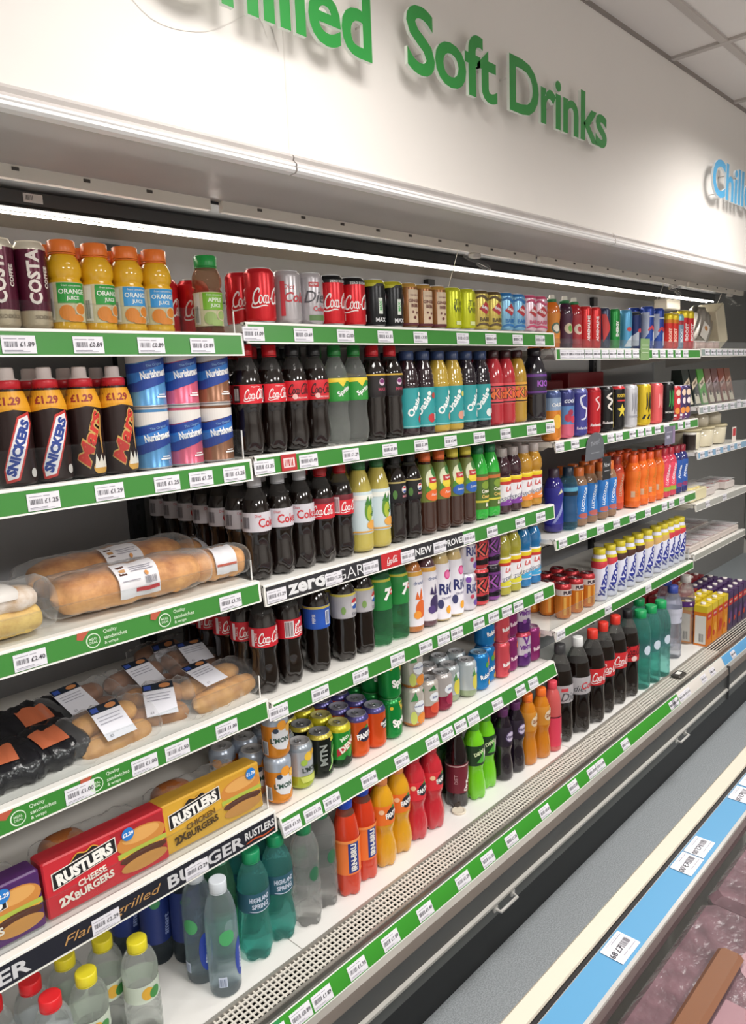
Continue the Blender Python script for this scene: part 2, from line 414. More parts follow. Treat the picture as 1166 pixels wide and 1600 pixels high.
b = MB(); b.box((X0, ga, ZD-.06), (X1, gb, ZD-.05), '#0c0c0c:matte'); part('air_duct', b)
b = MB()
fr = [(1.134, ZD-.004), (1.110, ZD+.008), (1.0925, H(-1.262)), (1.0925, H(-1.268)), (1.071, H(-1.308)), (1.056, H(-1.312)), (1.052, H(-1.338)), (1.058, H(-1.345))]
def strip_(b, pr, mats, xa=X0, xb=X1):
    n = len(b.v); k = len(pr); b.v += [(xa, y, z) for y, z in pr]+[(xb, y, z) for y, z in pr]
    for i in range(k-1): b.face((n+i+1, n+i, n+k+i, n+k+i+1), mats[i])
strip_(b, fr, ['#6d6a66:sheet', '#b5b1ab:sheet', '#8f8b86:sheet', '#dddad5:gloss', '#bdb8b2:sheet', '#8b8078:paint', '#6a6865:paint'])
part('front_ledge', b)
b = MB(); strip_(b, [(1.058, H(-1.345)), (1.060, H(-1.405))], ['#5d5e5d:paint']); part('front_panel', b)
b = MB(); strip_(b, [(1.060, H(-1.405)), (1.050, H(-1.407)), (1.050, H(-1.414)), (1.056, H(-1.416)), (1.058, H(-1.455)), (1.10, H(-1.458))],
                 ['#d8d5cf:gloss', '#d8d5cf:gloss', '#d8d5cf:gloss', '#6f716f:paint', '#2a2b2d:paint']); part('bumper', b)
b = MB(); b.box((X0, 1.098, 0), (X1, 1.12, H(-1.456)), '#0b0c0e:paint'); b.box((X0, 1.12, 0), (X1, YB, .2), '#101114:matte'); part('kick_plate', b)
for u, v in ((787, 1402), (1063, 1148)):
    x = at_x(u, 1.055, H(-1.43)); b = MB()
    b.tube([(x-.042, 1.056, H(-1.425)), (x-.040, 1.036, H(-1.428)), (x+.040, 1.036, H(-1.428)), (x+.042, 1.056, H(-1.425))], .0045, '#e2e0dc:gloss', 8)
    b.box((x-.050, 1.050, H(-1.433)), (x-.034, 1.058, H(-1.417)), '#e2e0dc:gloss'); b.box((x+.034, 1.050, H(-1.433)), (x+.050, 1.058, H(-1.417)), '#e2e0dc:gloss'); part('handle', b)
# seam between the third and the last cabinet
b = MB(); b.box((3.3275, 1.0485, H(-1.456)), (3.3315, 1.062, H(-1.30)), '#47484a:paint'); part('joint', b)
b = MB(); b.box((3.03, 1.150, ZD), (3.10, 1.193, ZD+.012), '#3b3733:paint', .004); b.box((3.05, 1.163, ZD+.011), (3.08, 1.181, ZD+.014), '#f0eee8:gloss'); part('sensor', b)
# glass end with a grey frame
ex = 4.20
b = MB(); b.poly([(ex, 1.07, H(-1.27)), (ex, YB, H(-1.27)), (ex, YB, H(.37)), (ex, 1.29, H(.37)), (ex, 1.27, H(-.9)), (ex, 1.07, H(-1.15))], '#ccd6d2:guard')
b.poly([(ex+.008, 1.07, H(-1.27)), (ex+.008, YB, H(-1.27)), (ex+.008, YB, H(.37)), (ex+.008, 1.29, H(.37)), (ex+.008, 1.27, H(-.9)), (ex+.008, 1.07, H(-1.15))], '#ccd6d2:guard'); part('end_glass', b)
b = MB(); b.tube([(ex+.004, 1.07, H(-1.27)), (ex+.004, 1.07, H(-1.15)), (ex+.004, 1.27, H(-.9)), (ex+.004, 1.29, H(.37))], .012, '#8b8f8e:paint', 8)
b.box((ex-.02, 1.03, H(-1.5)), (ex+.03, 1.1, H(-1.25)), '#8b8f8e:paint'); b.box((ex, 1.1, .0), (ex+.03, YB, H(-1.27)), '#7a7d7c:paint'); part('end_frame', b)

def blind_handle(u, v, y, lab):
    x = at_x(u, y, H(.34)); t = empty('blind_handle', (x, y, H(.36)), 0, lab, 'handle', 'blind handles under the canopy')
    m = MB(); m.box((-.018, -.012, -.014), (.018, .012, 0), '#c9c4be:gloss', .003)
    m.tube([(-.05, 0, -.012), (-.02, 0, -.02), (.02, 0, -.022), (.055, -.004, -.03), (.062, -.012, -.042), (.045, -.018, -.046), (-.005, -.012, -.032)], .0048, '#bdb8b3:clear', 8); m.build('grip', t)
    m = MB(); m.tube([(-.06, .01, .02), (-.058, .03, -.03), (-.03, .08, -.10)], .0012, '#d8d2c8:matte', 5); m.build('cord', t)
blind_handle(742, 402, 1.348, 'clear plastic pull handle hanging under the canopy above the middle bay')
blind_handle(1052, 445, 1.348, 'clear plastic pull handle under the canopy above the right bay')
blind_handle(1140, 470, 1.348, 'dark pull handle under the canopy nearest the far end')
b = MB(); b.box((0, -.0008, 0), (.036, 0, .016), '#e9e7e6:print'); b.decals([('bars', .004, .004, .018, .013, 9, '#444444:print')], lambda s, z, o: (s, -.0008-o, z))
tag(b.build('sticker', loc=(at_x(36, 1.47, H(.364)), 1.4695, H(.3565))), 'small white sticker on the dark canopy recess at upper left', 'sticker')
t = empty('thermometer_box', (at_x(1045, 1.62, H(.33)), 1.62, H(.376)), 0, 'white plastic box hanging from the canopy roof above the right bay', 'box')
m = MB(); m.box((-.09, -.03, -.072), (.08, .04, -.02), '#ece6da:gloss', .004); m.build('housing', t)
m = MB(); m.box((-.075, .0, -.021), (-.06, .015, 0), '#c9c4ba:gloss'); m.box((.05, .0, -.021), (.065, .015, 0), '#c9c4ba:gloss'); m.build('bracket', t)
m = MB(); m.box((.0801, -.02, -.065), (.083, .03, -.03), '#f4efe6:gloss'); m.box((.083, -.008, -.058), (.084, .018, -.038), '#59362c:gloss'); m.build('display', t)

# ---------------------------------------------------------------- shelves with price rails
GREEN = '#3a8334'
_tk = {}
def ticket_mesh(price, seed, w=.055, h=.029):
    k = (price, seed, w)
    if k in _tk: return _tk[k]
    m = MB(); m.box((-w/2, -.0008, 0), (w/2, 0, h), '#e3e1e8:print')
    it = [('bars', -w*.42, h*.36, -w*.02, h*.66, 13+seed, '#56545c:print'), ('r', -w*.44, h*.80, -w*.05, h*.84, '#9a98a2:print'),
          ('r', -w*.0, h*.80, w*.2, h*.84, '#9a98a2:print'), ('r', -w*.44, h*.16, w*.1, h*.19, '#8c8a96:print'), ('r', -w*.44, h*.09, w*.3, h*.11, '#a5a3ae:print'),
          ('t', price, h*.27, w*.24, h*.52, '#33313a:print', {'b': .01})]
    m.decals(it, lambda s, z, o: (s, -.0008-o*.6, z), 0); _tk[k] = m.mesh('price_ticket'); return _tk[k]
PR = ['£1.09', '£0.89', '£1.25', '£1.49', '£1.89', '£0.69', '£1.29', '£1.35', '£2.00', '£1.50']
SH = {}
def shelf(key, x0, x1, ztop, label, tickets=(), rail=.042, tilt=4, color=GREEN, base='#e9e6e0', prices=None, graphics=(), guard=0, back=YB-.02, red=()):
    """one shelf: plank, front lip, price rail (tilted at the foot), brackets, price tickets"""
    z = H(ztop); t = empty('shelf', (x0, YF, z), 0, label, 'shelf', 'cabinet shelves'); SH[key] = (x0, x1, z)
    W = x1-x0-.006; a = math.radians(tilt); dy, dz = -math.sin(a), -math.cos(a)
    m = MB(); m.box((.003, .012, -.02), (W, back-YF, -.004), base+':gloss'); m.build('plank', t)
    m = MB(); m.box((.003, 0, -.006), (W, .016, 0), '#efede7:gloss'); m.box((.003, .02, -.0041), (W, .024, -.0032), '#b8b4ae:gloss'); m.build('front_lip', t)
    for bx in (.005, W-.012):
        m = MB(); m.poly([(bx, .03, -.02), (bx, back-YF, -.02), (bx, back-YF, -.075), (bx, .05, -.032)], '#cfccc6:paint')
        m.poly([(bx+.006, .03, -.02), (bx+.006, .05, -.032), (bx+.006, back-YF, -.075), (bx+.006, back-YF, -.02)], '#cfccc6:paint')
        m.poly([(bx, .05, -.032), (bx, back-YF, -.075), (bx+.006, back-YF, -.075), (bx+.006, .05, -.032)], '#cfccc6:paint')
        m.poly([(bx, .03, -.02), (bx, .05, -.032), (bx+.006, .05, -.032), (bx+.006, .03, -.02)], '#cfccc6:paint'); m.build('bracket', t)
    def P(s, d, o): return (s, dy*d-.0015-o, -.002+dz*d)            # d = distance down the rail face
    m = MB(); r0 = P(.003, 0, 0); r1 = P(.003, rail, 0)
    pr = [(.004, -.001), (r0[1], r0[2]), (r1[1], r1[2]), (r1[1]+.004, r1[2]), (.006, -.012)]
    n = 0; m.v = [(.003, y, zz) for y, zz in pr]+[(W, y, zz) for y, zz in pr]
    for i in range(4): m.face((i+1, i, 5+i, 6+i), '#e9e7e1:gloss')
    m.face(range(5), '#e9e7e1:gloss'); m.face(range(9, 4, -1), '#e9e7e1:gloss')
    m.poly([P(.006, .003, .0012), P(W-.003, .003, .0012), P(W-.003, 0, .0012), P(.006, 0, .0012)], '#f2f0ea:gloss')
    m.poly([P(.006, rail, .0016), P(W-.003, rail, .0016), P(W-.003, rail-.0028, .0016), P(.006, rail-.0028, .0016)], '#f2f0ea:gloss')
    m.build('price_rail', t)
    m = MB(); runs = color if isinstance(color, list) else [(x0, x1, color)]
    for (a0, a1, c) in runs:
        a0 = max(a0-x0, .008); a1 = min(a1-x0, W-.006)
        m.poly([P(a0, rail-.0032, .0008), P(a1, rail-.0032, .0008), P(a1, .0035, .0008), P(a0, .0035, .0008)], c+':gloss')
    if graphics: m.decals(graphics, lambda s, zz, o: P(s-x0, rail-zz, .001+o*.7), 0)
    m.build('rail_strip', t)
    for i, u in enumerate(tickets):
        zc = z-.022; x = at_x(u, YF, zc) if u > 5.5 else u
        pr_ = prices[i] if prices else PR[(i*7+len(key)*3+int(u)) % len(PR)]
        o = bpy.data.objects.new('price_ticket', ticket_mesh(pr_, i % 3)); col.objects.link(o); o.parent = t
        q = P(x-x0, rail-.005, .0016); o.location = q; o.rotation_euler = (-a, 0, 0)
    for u in red:
        x = at_x(u, YF, z-.022); m = MB(); m.box((-.022, -.0012, 0), (.022, 0, .036), '#b3282c:print'); m.decals([('r', -.016, .007, .016, .028, '#e8cfcf:print'), ('bars', -.012, .01, .012, .025, 7, '#b3282c:print')], lambda s, zz, o: (s, -.0012-o, zz), 0)
        o = m.build('offer_ticket', t); o.location = P(x-x0, rail-.004, .0022); o.rotation_euler = (-a, 0, 0)
    if guard:
        m = MB(); m.box((.004, .018, -.002), (W-.004, .0205, guard), '#dddddd:guard'); m.build('clear_guard', t)
        m = MB(); m.box((.004, .0178, guard), (W-.004, .0207, guard+.0018), '#f4f4f2:guard'); m.box((W-.006, .0178, 0), (W-.004, .0207, guard), '#f4f4f2:gloss'); m.build('guard_edge', t)
    return t
def quality(u, ztop, rail=.042):               # "Quality sandwiches & wraps" with a ring badge
    x = at_x(u, YF, H(ztop)-.02); c = '#d5e8cf:print'; k = rail/.042
    ring = [(x-.030+.0125*math.cos(i*math.pi/10), .021*k+.0125*math.sin(i*math.pi/10)) for i in range(21)]
    return [('p', [(x-.058, .041*k), (x-.035, .041*k), (x-.050, .026*k), (x-.060, .030*k)], '#b5553f:print'), ('l', ring, .0022, c), ('t', 'MEAL', .0045, x-.030, .024*k, c, {'b': .01}), ('t', 'DEAL', .0045, x-.030, .018*k, c, {'b': .01}),
            ('t', 'Quality', .0085, x-.010, .032*k, c, {'left': 1, 'b': .01}), ('t', 'sandwiches', .0072, x-.010, .0215*k, c, {'left': 1, 'b': .01}), ('t', '& wraps', .0075, x-.010, .011*k, c, {'left': 1, 'b': .01})]
B = BAY
shelf('11', B[0], B[1], .110, 'shelf of the left bay holding the coffee cans and juice', [27, 136, 234, 314], prices=['£1.89', '£0.89', '£0.89', '£0.89'], guard=.045, rail=.044)
shelf('12', B[0], B[1], -.149, 'shelf of the left bay holding chocolate milk drinks', [4, 66, 169, 259, 312, 364], prices=['£1.50', '£1.25', '£1.29', '£1.25', '£1.25', '£1.25'], guard=.06, rail=.044)
shelf('13', B[0], B[1], -.415, 'shelf of the left bay holding the baguettes', [45, 358], prices=['£2.40', '£1.25'], graphics=quality(168, -.415)+quality(276, -.415), guard=.045, rail=.044)
shelf('14', B[0], B[1], -.686, 'shelf of the left bay holding filled rolls in film', [123, 224, 275, 352], prices=['£1.00', '£1.00', '£1.50', '£1.00'], graphics=quality(54, -.686)+quality(172, -.686), guard=.05, rail=.044)
xt = lambda u: at_x(u, YF, H(-.955)-.02)
DK = '#23242e'
shelf('15', B[0], B[1], -.957, 'shelf of the left bay holding boxed burgers, with a dark rail', [163, 305], prices=['£2.29', '£2.29'], color=DK, guard=.055, rail=.048,
      graphics=[('t', 'BURGER', .027, .31, .023, '#c9c9cc:print', {'b': .03, 'fit': .19, 'left': 0}), ('t', 'Flame grilled', .022, .565, .022, '#b98d56:print', {'sh': .35, 'fit': .20}),
                ('t', 'BURGER', .027, .775, .023, '#c9c9cc:print', {'b': .03, 'fit': .19}),
                ('t', 'RUSTLERS', .018, .915, .027, '#d8d8da:print', {'b': .03, 'fit': .082}), ('l', [(.875, .010), (.90, .013), (.925, .009), (.955, .013)], .004, '#b4502c:print')])
shelf('21', B[1], B[2], .133, 'shelf of the middle bay holding the row of drink cans', [394, 472, 538, 600, 655, 721, 765, 807, 842])
shelf('22', B[1], B[2], -.145, 'shelf of the middle bay holding small cola and teal label bottles', [411, 480, 546, 607, 656, 702, 747, 788, 829, 858], red=[449])
x3 = lambda u: at_x(u, YF, H(-.428)-.02)
WH = '#dcdcde:print'
shelf('23', B[1], B[2], -.428, 'shelf of the middle bay with black and green rail strip', [430, 519, 577, 635, 685, 731, 767, 811, 843],
      color=[(B[1], x3(594), '#2b2b30'), (x3(594), x3(626), '#c02a30'), (x3(626), x3(722), '#2b2b30'), (x3(722), B[2], GREEN)], rail=.046,
      graphics=[('t', 'zero', .024, x3(478), .022, WH, {'b': .04, 'fit': .115}), ('t', 'SUGAR', .027, x3(533), .022, WH, {'b': -.01, 'fit': .15}), ('cc', .016, x3(611), .022, '#f4eeee:print'),
                ('t', 'NEW', .019, x3(660), .022, WH, {'b': .03, 'fit': .07}), ('t', 'IMPROVED', .019, x3(705), .022, WH, {'b': .03, 'fit': .125})])
shelf('24', B[1], B[2], -.700, 'shelf of the middle bay holding cola, green and tall white bottles', [433, 498, 561, 619, 663, 691, 712, 746, 769, 790, 808, 840], tilt=6)
shelf('25', B[1], B[2], -.982, 'lowest shelf of the middle bay holding stacked cans', [451, 484, 514, 572, 623, 671, 694, 715, 735, 773, 809, 829], tilt=18, rail=.046)
shelf('31', B[2], B[3], .085, 'shelf of the right bay holding energy drink cans', [880, 893, 905, 918, 931, 944, 956, 968, 980, 992, 1022, 1034, 1046, 1058, 1070], guard=.03, rail=.038, back=1.74)
shelf('32', B[2], B[3], -.220, 'shelf of the right bay holding tall coloured cans', [873, 897, 953, 966, 987, 1000, 1012, 1026, 1040, 1062, 1073], rail=.036, back=1.74)
shelf('33', B[2], B[3], -.552, 'shelf of the right bay holding sport drink bottles', [878, 909, 937, 962, 987, 1011, 1037, 1048, 1064], rail=.036)
shelf('34', B[2], B[3], -.878, 'lowest shelf of the right bay holding milkshake bottles', [875, 949, 1012], rail=.036, guard=.05)
shelf('41', B[3], B[4], .088, 'topmost shelf of the far bay with grey price rail', [3.55+.075*k for k in range(8)], color='#8b9a96', rail=.034, guard=.03, back=1.72)
shelf('42', B[3], B[4], -.168, 'second shelf from the top in the far bay', [3.55+.09*k for k in range(7)], color='#9aa4a3', rail=.034, guard=.10, back=1.72)
shelf('43', B[3], B[4], -.374, 'shelf of the far bay with blue and white price rail', [3.53+.1*k for k in range(6)], color='#7fa6c4', rail=.034, back=1.72)
shelf('44', B[3], B[4], -.616, 'shelf of the far bay holding a clear tray of pastry', [3.62, 3.85], color='#a8a8a2', rail=.034)
shelf('45', B[3], B[4], -.853, 'lowest shelf of the far bay holding shallow trays', [], color='#a3a39b', rail=.03)

# price rail along the base
def base_rail(x0, x1, color, tickets, lab):
    t = empty('base_price_rail', (x0, 1.0925, H(-1.268)), 0, lab, 'price rail', 'price rails on the cabinet front')
    L_ = math.hypot(.0215, .040); dy, dz = -.0215/L_, -.040/L_; a = math.atan2(.0215, .040)
    P = lambda s, d, o: (s, dy*d-.04/L_*o, dz*d+.0215/L_*o)
    m = MB(); m.poly([P(0, L_-.002, .0008), P(x1-x0, L_-.002, .0008), P(x1-x0, .002, .0008), P(0, .002, .0008)], color+':gloss')
    m.poly([P(0, L_, .001), P(x1-x0, L_, .001), P(x1-x0, L_-.0025, .001), P(0, L_-.0025, .001)], '#e4e8e0:gloss')
    m.poly([P(0, .0025, .001), P(x1-x0, .0025, .001), P(x1-x0, 0, .001), P(0, 0, .001)], '#e4e8e0:gloss'); m.build('strip', t)
    for i, u in enumerate(tickets):
        x = at_x(u, 1.082, H(-1.288)) if u > 5.5 else u
        o = bpy.data.objects.new('price_ticket', ticket_mesh(PR[(i*3+1) % len(PR)], i % 3, .055, .033)); col.objects.link(o); o.parent = t
        o.location = P(x-x0, L_-.005, .0016); o.rotation_euler = (-a, 0, 0)
base_rail(X0, at_x(441, 1.082, H(-1.288)), '#2f8a4f', [429], 'darker green price rail at the bottom left of the cabinet front')
base_rail(at_x(441, 1.082, H(-1.288)), at_x(1060, 1.082, H(-1.288)), '#39902c', [469, 502, 557, 609, 663, 722, 761, 798, 850, 895, 924, 937, 976, 1050], 'long bright green price rail along the cabinet front')
base_rail(at_x(1060, 1.082, H(-1.288)), 3.325, '#dcd6cf', [at_x(1060, 1.082, H(-1.288))+.03, 2.80, 2.92, 3.10, 3.2], 'white paper strip on the cabinet front before the far joint')
base_rail(3.337, X1-.03, '#5fa3d6', [3.46, 3.7, 3.9], 'blue price rail on the far cabinet front')

# ---------------------------------------------------------------- chest freezer in the foreground
fz = H(-.81)
t = empty('chest_freezer', (.33, .48, 0), 0, 'chest freezer with cream rim and blue price strip in the foreground', 'freezer')
def fp(name, m): m.v = [(x-.33, y-.48, z) for x, y, z in m.v]; return m.build(name, t)
fx0, fx1 = .33, 5.2
m = MB(); m.box((fx0, -.60, .08), (fx1, -.575, fz-.01), '#d9d5cc:gloss'); m.box((fx0, .44, .08), (fx1, .472, fz-.012), '#d9d5cc:gloss'); m.box((fx0, -.575, .08), (fx0+.02, .44, fz-.03), '#d9d5cc:gloss'); m.box((fx1-.02, -.575, .08), (fx1, .44, fz-.03), '#d9d5cc:gloss'); m.box((fx0, -.575, .08), (fx1, .44, .12), '#d9d5cc:gloss'); fp('body', m)
m = MB(); pr = [(.480, fz-.06), (.482, fz-.02), (.479, fz-.006), (.474, fz), (.450, fz), (.449, fz-.004)]
strip_(m, pr[::-1], ['#c9c1b2:gloss']*5, fx0, fx1); m.f = [f[::-1] for f in m.f]; fp('rim', m)
m = MB(); m.box((fx0, .440, fz-.03), (fx1, .449, fz-.006), '#1c1a1c:paint'); fp('seal', m)
m = MB(); m.box((fx0, .392, fz-.012), (fx1, .441, fz-.003), '#c3c1bd:sheet'); m.box((fx0, .3975, fz-.0035), (fx1, .4395, fz-.002), '#568fb6:gloss'); fp('price_strip', m)
for (u, v, pz) in ((961, 1475, '£7.89'), (1072, 1348, '£3.00'), (1092, 1322, '£2.00'), (1148, 1237, '£3.50'), (1163, 1216, '£2.50')):
    x, y = at_z(u, v, fz); o = bpy.data.objects.new('price_ticket', ticket_mesh(pz, int(u) % 3, .055, .035)); col.objects.link(o); o.parent = t
    o.location = (x-.33, .4365-.48-.0, fz-.0012); o.rotation_euler = (math.radians(-90), 0, math.radians(180))
m = MB(); m.box((fx0, -.575, fz-.022), (fx1, .395, fz-.016), '#d8dcda:guard'); fp('glass_lid', m)
m = MB(); m.box((fx0, .384, fz-.02), (fx1, .396, fz-.008), '#4b3d3c:paint'); fp('lid_frame', m)
# frozen packs under the lid; its mauve reflection is put into their colour
rp = random.Random(3)
packs = []
for i in range(9):
    for j in range(3):
        x = .42+i*.37+rp.uniform(-.02, .02); y = .238-j*.30
        c = rp.choice(['#6e4650', '#76505a', '#603e44', '#6d4d54'])
        packs.append((x, y, c))
for k, (x, y, c) in enumerate(packs):
    m = MB(); m.box((-.01, -.145, 0), (.352, .148, .05), c+':crinkle', .012)
    m.decals([('r', .03, -.06, .16, .05, '#9c7078:print'), ('e', .25, 0, .05, .06, '#c47a30:print' if k % 4 == 1 else '#a98088:print')], lambda s, z, o: (s, z, .05+o), 0)
    i, j = divmod(k, 3)
    o = m.build('frozen_food_bag', loc=(x, y, fz-.087)); rowname = ('nearest the blue strip', 'in the middle row', 'in the row furthest from the blue strip')[j]
    tag(o, f"mauve frozen food bag, {['first','second','third','fourth','fifth','sixth','seventh','eighth','ninth'][i]} along, {rowname}", 'frozen food', 'frozen food bags under the freezer lid')
m = MB(); m.box((0, 0, 0), (.24, .036, .012), '#7d4824:print', .006); tag(m.build('frozen_food_box', loc=(.80, .290, fz-.0362)), 'slim orange frozen food box lying on mauve bags in the freezer', 'frozen food')
# ---------------------------------------------------------------- drinks: one builder per shape
K = {}                                         # kind -> (object name, [(part name, mesh)], description, category, group phrase)
def radius_at(prof):
    def R(z):
        for (r0, z0), (r1, z1) in zip(prof, prof[1:]):
            if z0 <= z <= z1: return r0+(r1-r0)*((z-z0)/(z1-z0) if z1 > z0 else 0)
        return prof[-1][0]
    return R
def around(R, ang=0):                          # s metres to the right of the front (-Y), z metres up
    a0 = math.radians(-90+ang); 
    def fn(s, z, o):
        r = R(z)+o; a = a0+s/max(R(z), .005); return (r*math.cos(a), r*math.sin(a), z)
    return fn
SHAPES = {                                     # (radius fraction, height fraction)
 'contour': [(.62,0),(.86,.012),(.97,.05),(1,.12),(.985,.19),(.91,.27),(.875,.33),(.90,.40),(.97,.435),(.985,.45),(.985,.64),(.97,.66),(.93,.70),(.80,.77),(.60,.83),(.45,.875),(.40,.905),(.40,.925)],
 'wavy': [(.62,0),(.88,.012),(.98,.05),(1,.10),(.93,.17),(.97,.23),(.90,.29),(.96,.35),(.90,.41),(.95,.46),(.985,.48),(.985,.70),(.95,.73),(.83,.79),(.62,.85),(.46,.89),(.40,.91),(.40,.925)],
 'slope': [(.70,0),(.92,.01),(1,.04),(1,.10),(.985,.12),(.985,.56),(1,.58),(.98,.64),(.86,.74),(.68,.83),(.50,.89),(.45,.91),(.45,.93)],
 'ribbed': [(.72,0),(.93,.01),(1,.03),(1,.08),(.985,.10),(.985,.56),(1,.58),(1,.61),(.95,.625),(.99,.65),(.92,.67),(.95,.70),(.86,.73),(.88,.76),(.76,.80),(.64,.85),(.52,.89),(.50,.93)],
 'juice': [(.80,0),(.97,.012),(1,.03),(1,.06),(.97,.075),(.97,.50),(1,.52),(.99,.545),(.88,.575),(.90,.59),(1.0,.62),(1.02,.68),(.97,.75),(.82,.81),(.66,.85),(.62,.87),(.62,.90)],
 'shake': [(.80,0),(.97,.012),(1,.03),(1,.10),(1,.62),(.99,.66),(.90,.72),(.76,.79),(.68,.82),(.66,.845)],
 'sport': [(.78,0),(.95,.012),(1,.03),(1,.12),(.96,.16),(.98,.30),(.90,.40),(.90,.48),(.98,.56),(1,.62),(.99,.70),(.90,.77),(.72,.83),(.52,.87),(.50,.90)],
 'water': [(.72,0),(.93,.012),(1,.035),(1,.10),(.94,.115),(1,.13),(1,.20),(.94,.215),(1,.23),(1,.30),(.94,.315),(1,.33),(1,.40),(.96,.43),(.96,.62),(1,.64),(1,.70),(.94,.77),(.78,.84),(.56,.89),(.44,.915),(.44,.93)],
 'smooth': [(.80,0),(.96,.012),(1,.035),(1,.50),(.99,.64),(.95,.73),(.82,.81),(.62,.87),(.47,.905),(.44,.93)],
 'waist': [(.66,0),(.90,.01),(1,.04),(1.02,.12),(.98,.22),(.86,.32),(.80,.38),(.86,.43),(.96,.48),(.96,.62),(.98,.66),(.92,.74),(.74,.82),(.52,.88),(.44,.91),(.44,.93)],
 'spiral': [(.64,0),(.88,.012),(1,.05),(1.03,.13),(1,.22),(.88,.31),(.80,.37),(.86,.42),(.95,.46),(.96,.48),(.96,.68),(.93,.72),(.83,.78),(.64,.84),(.48,.88),(.42,.91),(.42,.93)],
 'two': [(.62,0),(.88,.01),(.98,.04),(1,.10),(.98,.20),(.93,.30),(.92,.36),(.96,.42),(.98,.44),(.98,.60),(.97,.63),(.93,.68),(.83,.75),(.66,.82),(.46,.88),(.35,.905),(.33,.93)],
 'fridge': [(.84,0),(.97,.01),(1,.03),(1,.62),(.97,.72),(.86,.82),(.70,.90),(.62,.93)],
}
def bottle(key, desc, group, H_, R_, shp, body, cap, label=None, decals=(), fill=None, above=None, capr=None, capz=None, feet=0, ang=0, extra=(), name='drink_bottle', cat='bottle', tw=0, sq=0, capdome=None, film=0, lift=0, ring=None):
    prof = [(r*R_, z*H_) for r, z in SHAPES[shp]]
    top = prof[-1][1]; R = radius_at(prof)
    # finer rows near the foot so the lobes read
    if feet:
        fine = []
        for (r0, z0), (r1, z1) in zip(prof, prof[1:]):
            fine.append((r0, z0))
            if z1 <= .15*H_ and z1-z0 > .004: fine.append(((r0+r1)/2, (z0+z1)/2))
        prof2 = fine+[prof[-1]]
    else: prof2 = prof
    m = MB(); mats = None
    if fill is not None: mats = lambda z: body if z < fill*H_ else above
    twist = (lambda a, z: 1+tw*math.cos(4*a+z/H_*22)*(1 if z < .45*H_ or z > .74*H_ and z < .9*H_ else 0)) if tw else None
    m.lathe(prof2, body, 30 if feet else 24, feet=feet, fz=.12*H_, mats=mats, twist=twist, square=sq)
    parts = [('bottle_body', m.mesh('bottle_body'))]
    cr = capr or prof[-1][0]*1.22; c0 = capz*H_ if capz else top-.006
    m = MB()
    if capdome: m.lathe([(cr, c0), (cr*1.0, c0+(H_-c0)*.35), (cr*.93, c0+(H_-c0)*.42), (cr*capdome, c0+(H_-c0)*.5), (cr*capdome*.95, H_-.002), (cr*capdome*.8, H_)], cap, 20,
                        mats=(lambda z: cap if z < c0+(H_-c0)*.45 else (extra[0] if extra else cap)))
    else:
        m.lathe([(cr*.99, c0), (cr, c0+.001), (cr, H_-.0018), (cr*.9, H_)], cap, 26, twist=lambda a, z: 1+.018*math.cos(26*a/2*2))
        m.lathe([(cr*1.01, c0-.003), (cr*1.01, c0-.0008)], cap, 20)
    parts.append(('cap', m.mesh('cap')))
    if label:
        l0, l1, lm = label[:3]; z0, z1 = l0*H_, l1*H_; m = MB()
        zs = sorted({z0, z1} | {z for _, z in prof if z0 < z < z1} | {z0+(z1-z0)*k/4 for k in range(1, 4)})
        m.lathe([(R(z)+.0006, z) for z in zs], lm, 32, cap0=False, cap1=False, square=sq)
        Rl = lambda z: R(z)+.0006
        if sq:
            def fn(s, z, o, f0=around(Rl, ang)):
                x, y, zz = f0(s, z, o); a = math.atan2(y, x); k = 1+sq*abs(math.sin(2*a))**2; return (x*k, y*k, zz)
        else: fn = around(Rl, ang)
        zc = (z0+z1)/2; dd = []
        m.decals([shift(d, zc) for d in decals], fn, clip=(z0, z1), knots=[z for _, z in prof]); parts.append(('label', m.mesh('label')))
    K[key] = dict(name=name, parts=parts, desc=desc, cat=cat, group=group, R=R_, H=H_)
def shift(d, zc):                              # decal heights are given from the label's middle
    d = list(d); k = d[0]
    if k == 't': d[4] += zc
    elif k == 'cc': d[3] += zc
    elif k in ('r', 'bars'): d[2] += zc; d[4] += zc
    elif k == 'e': d[2] += zc
    elif k in ('p', 'l'): d[1] = [(a, b_+zc) for a, b_ in d[1]]
    return tuple(d)
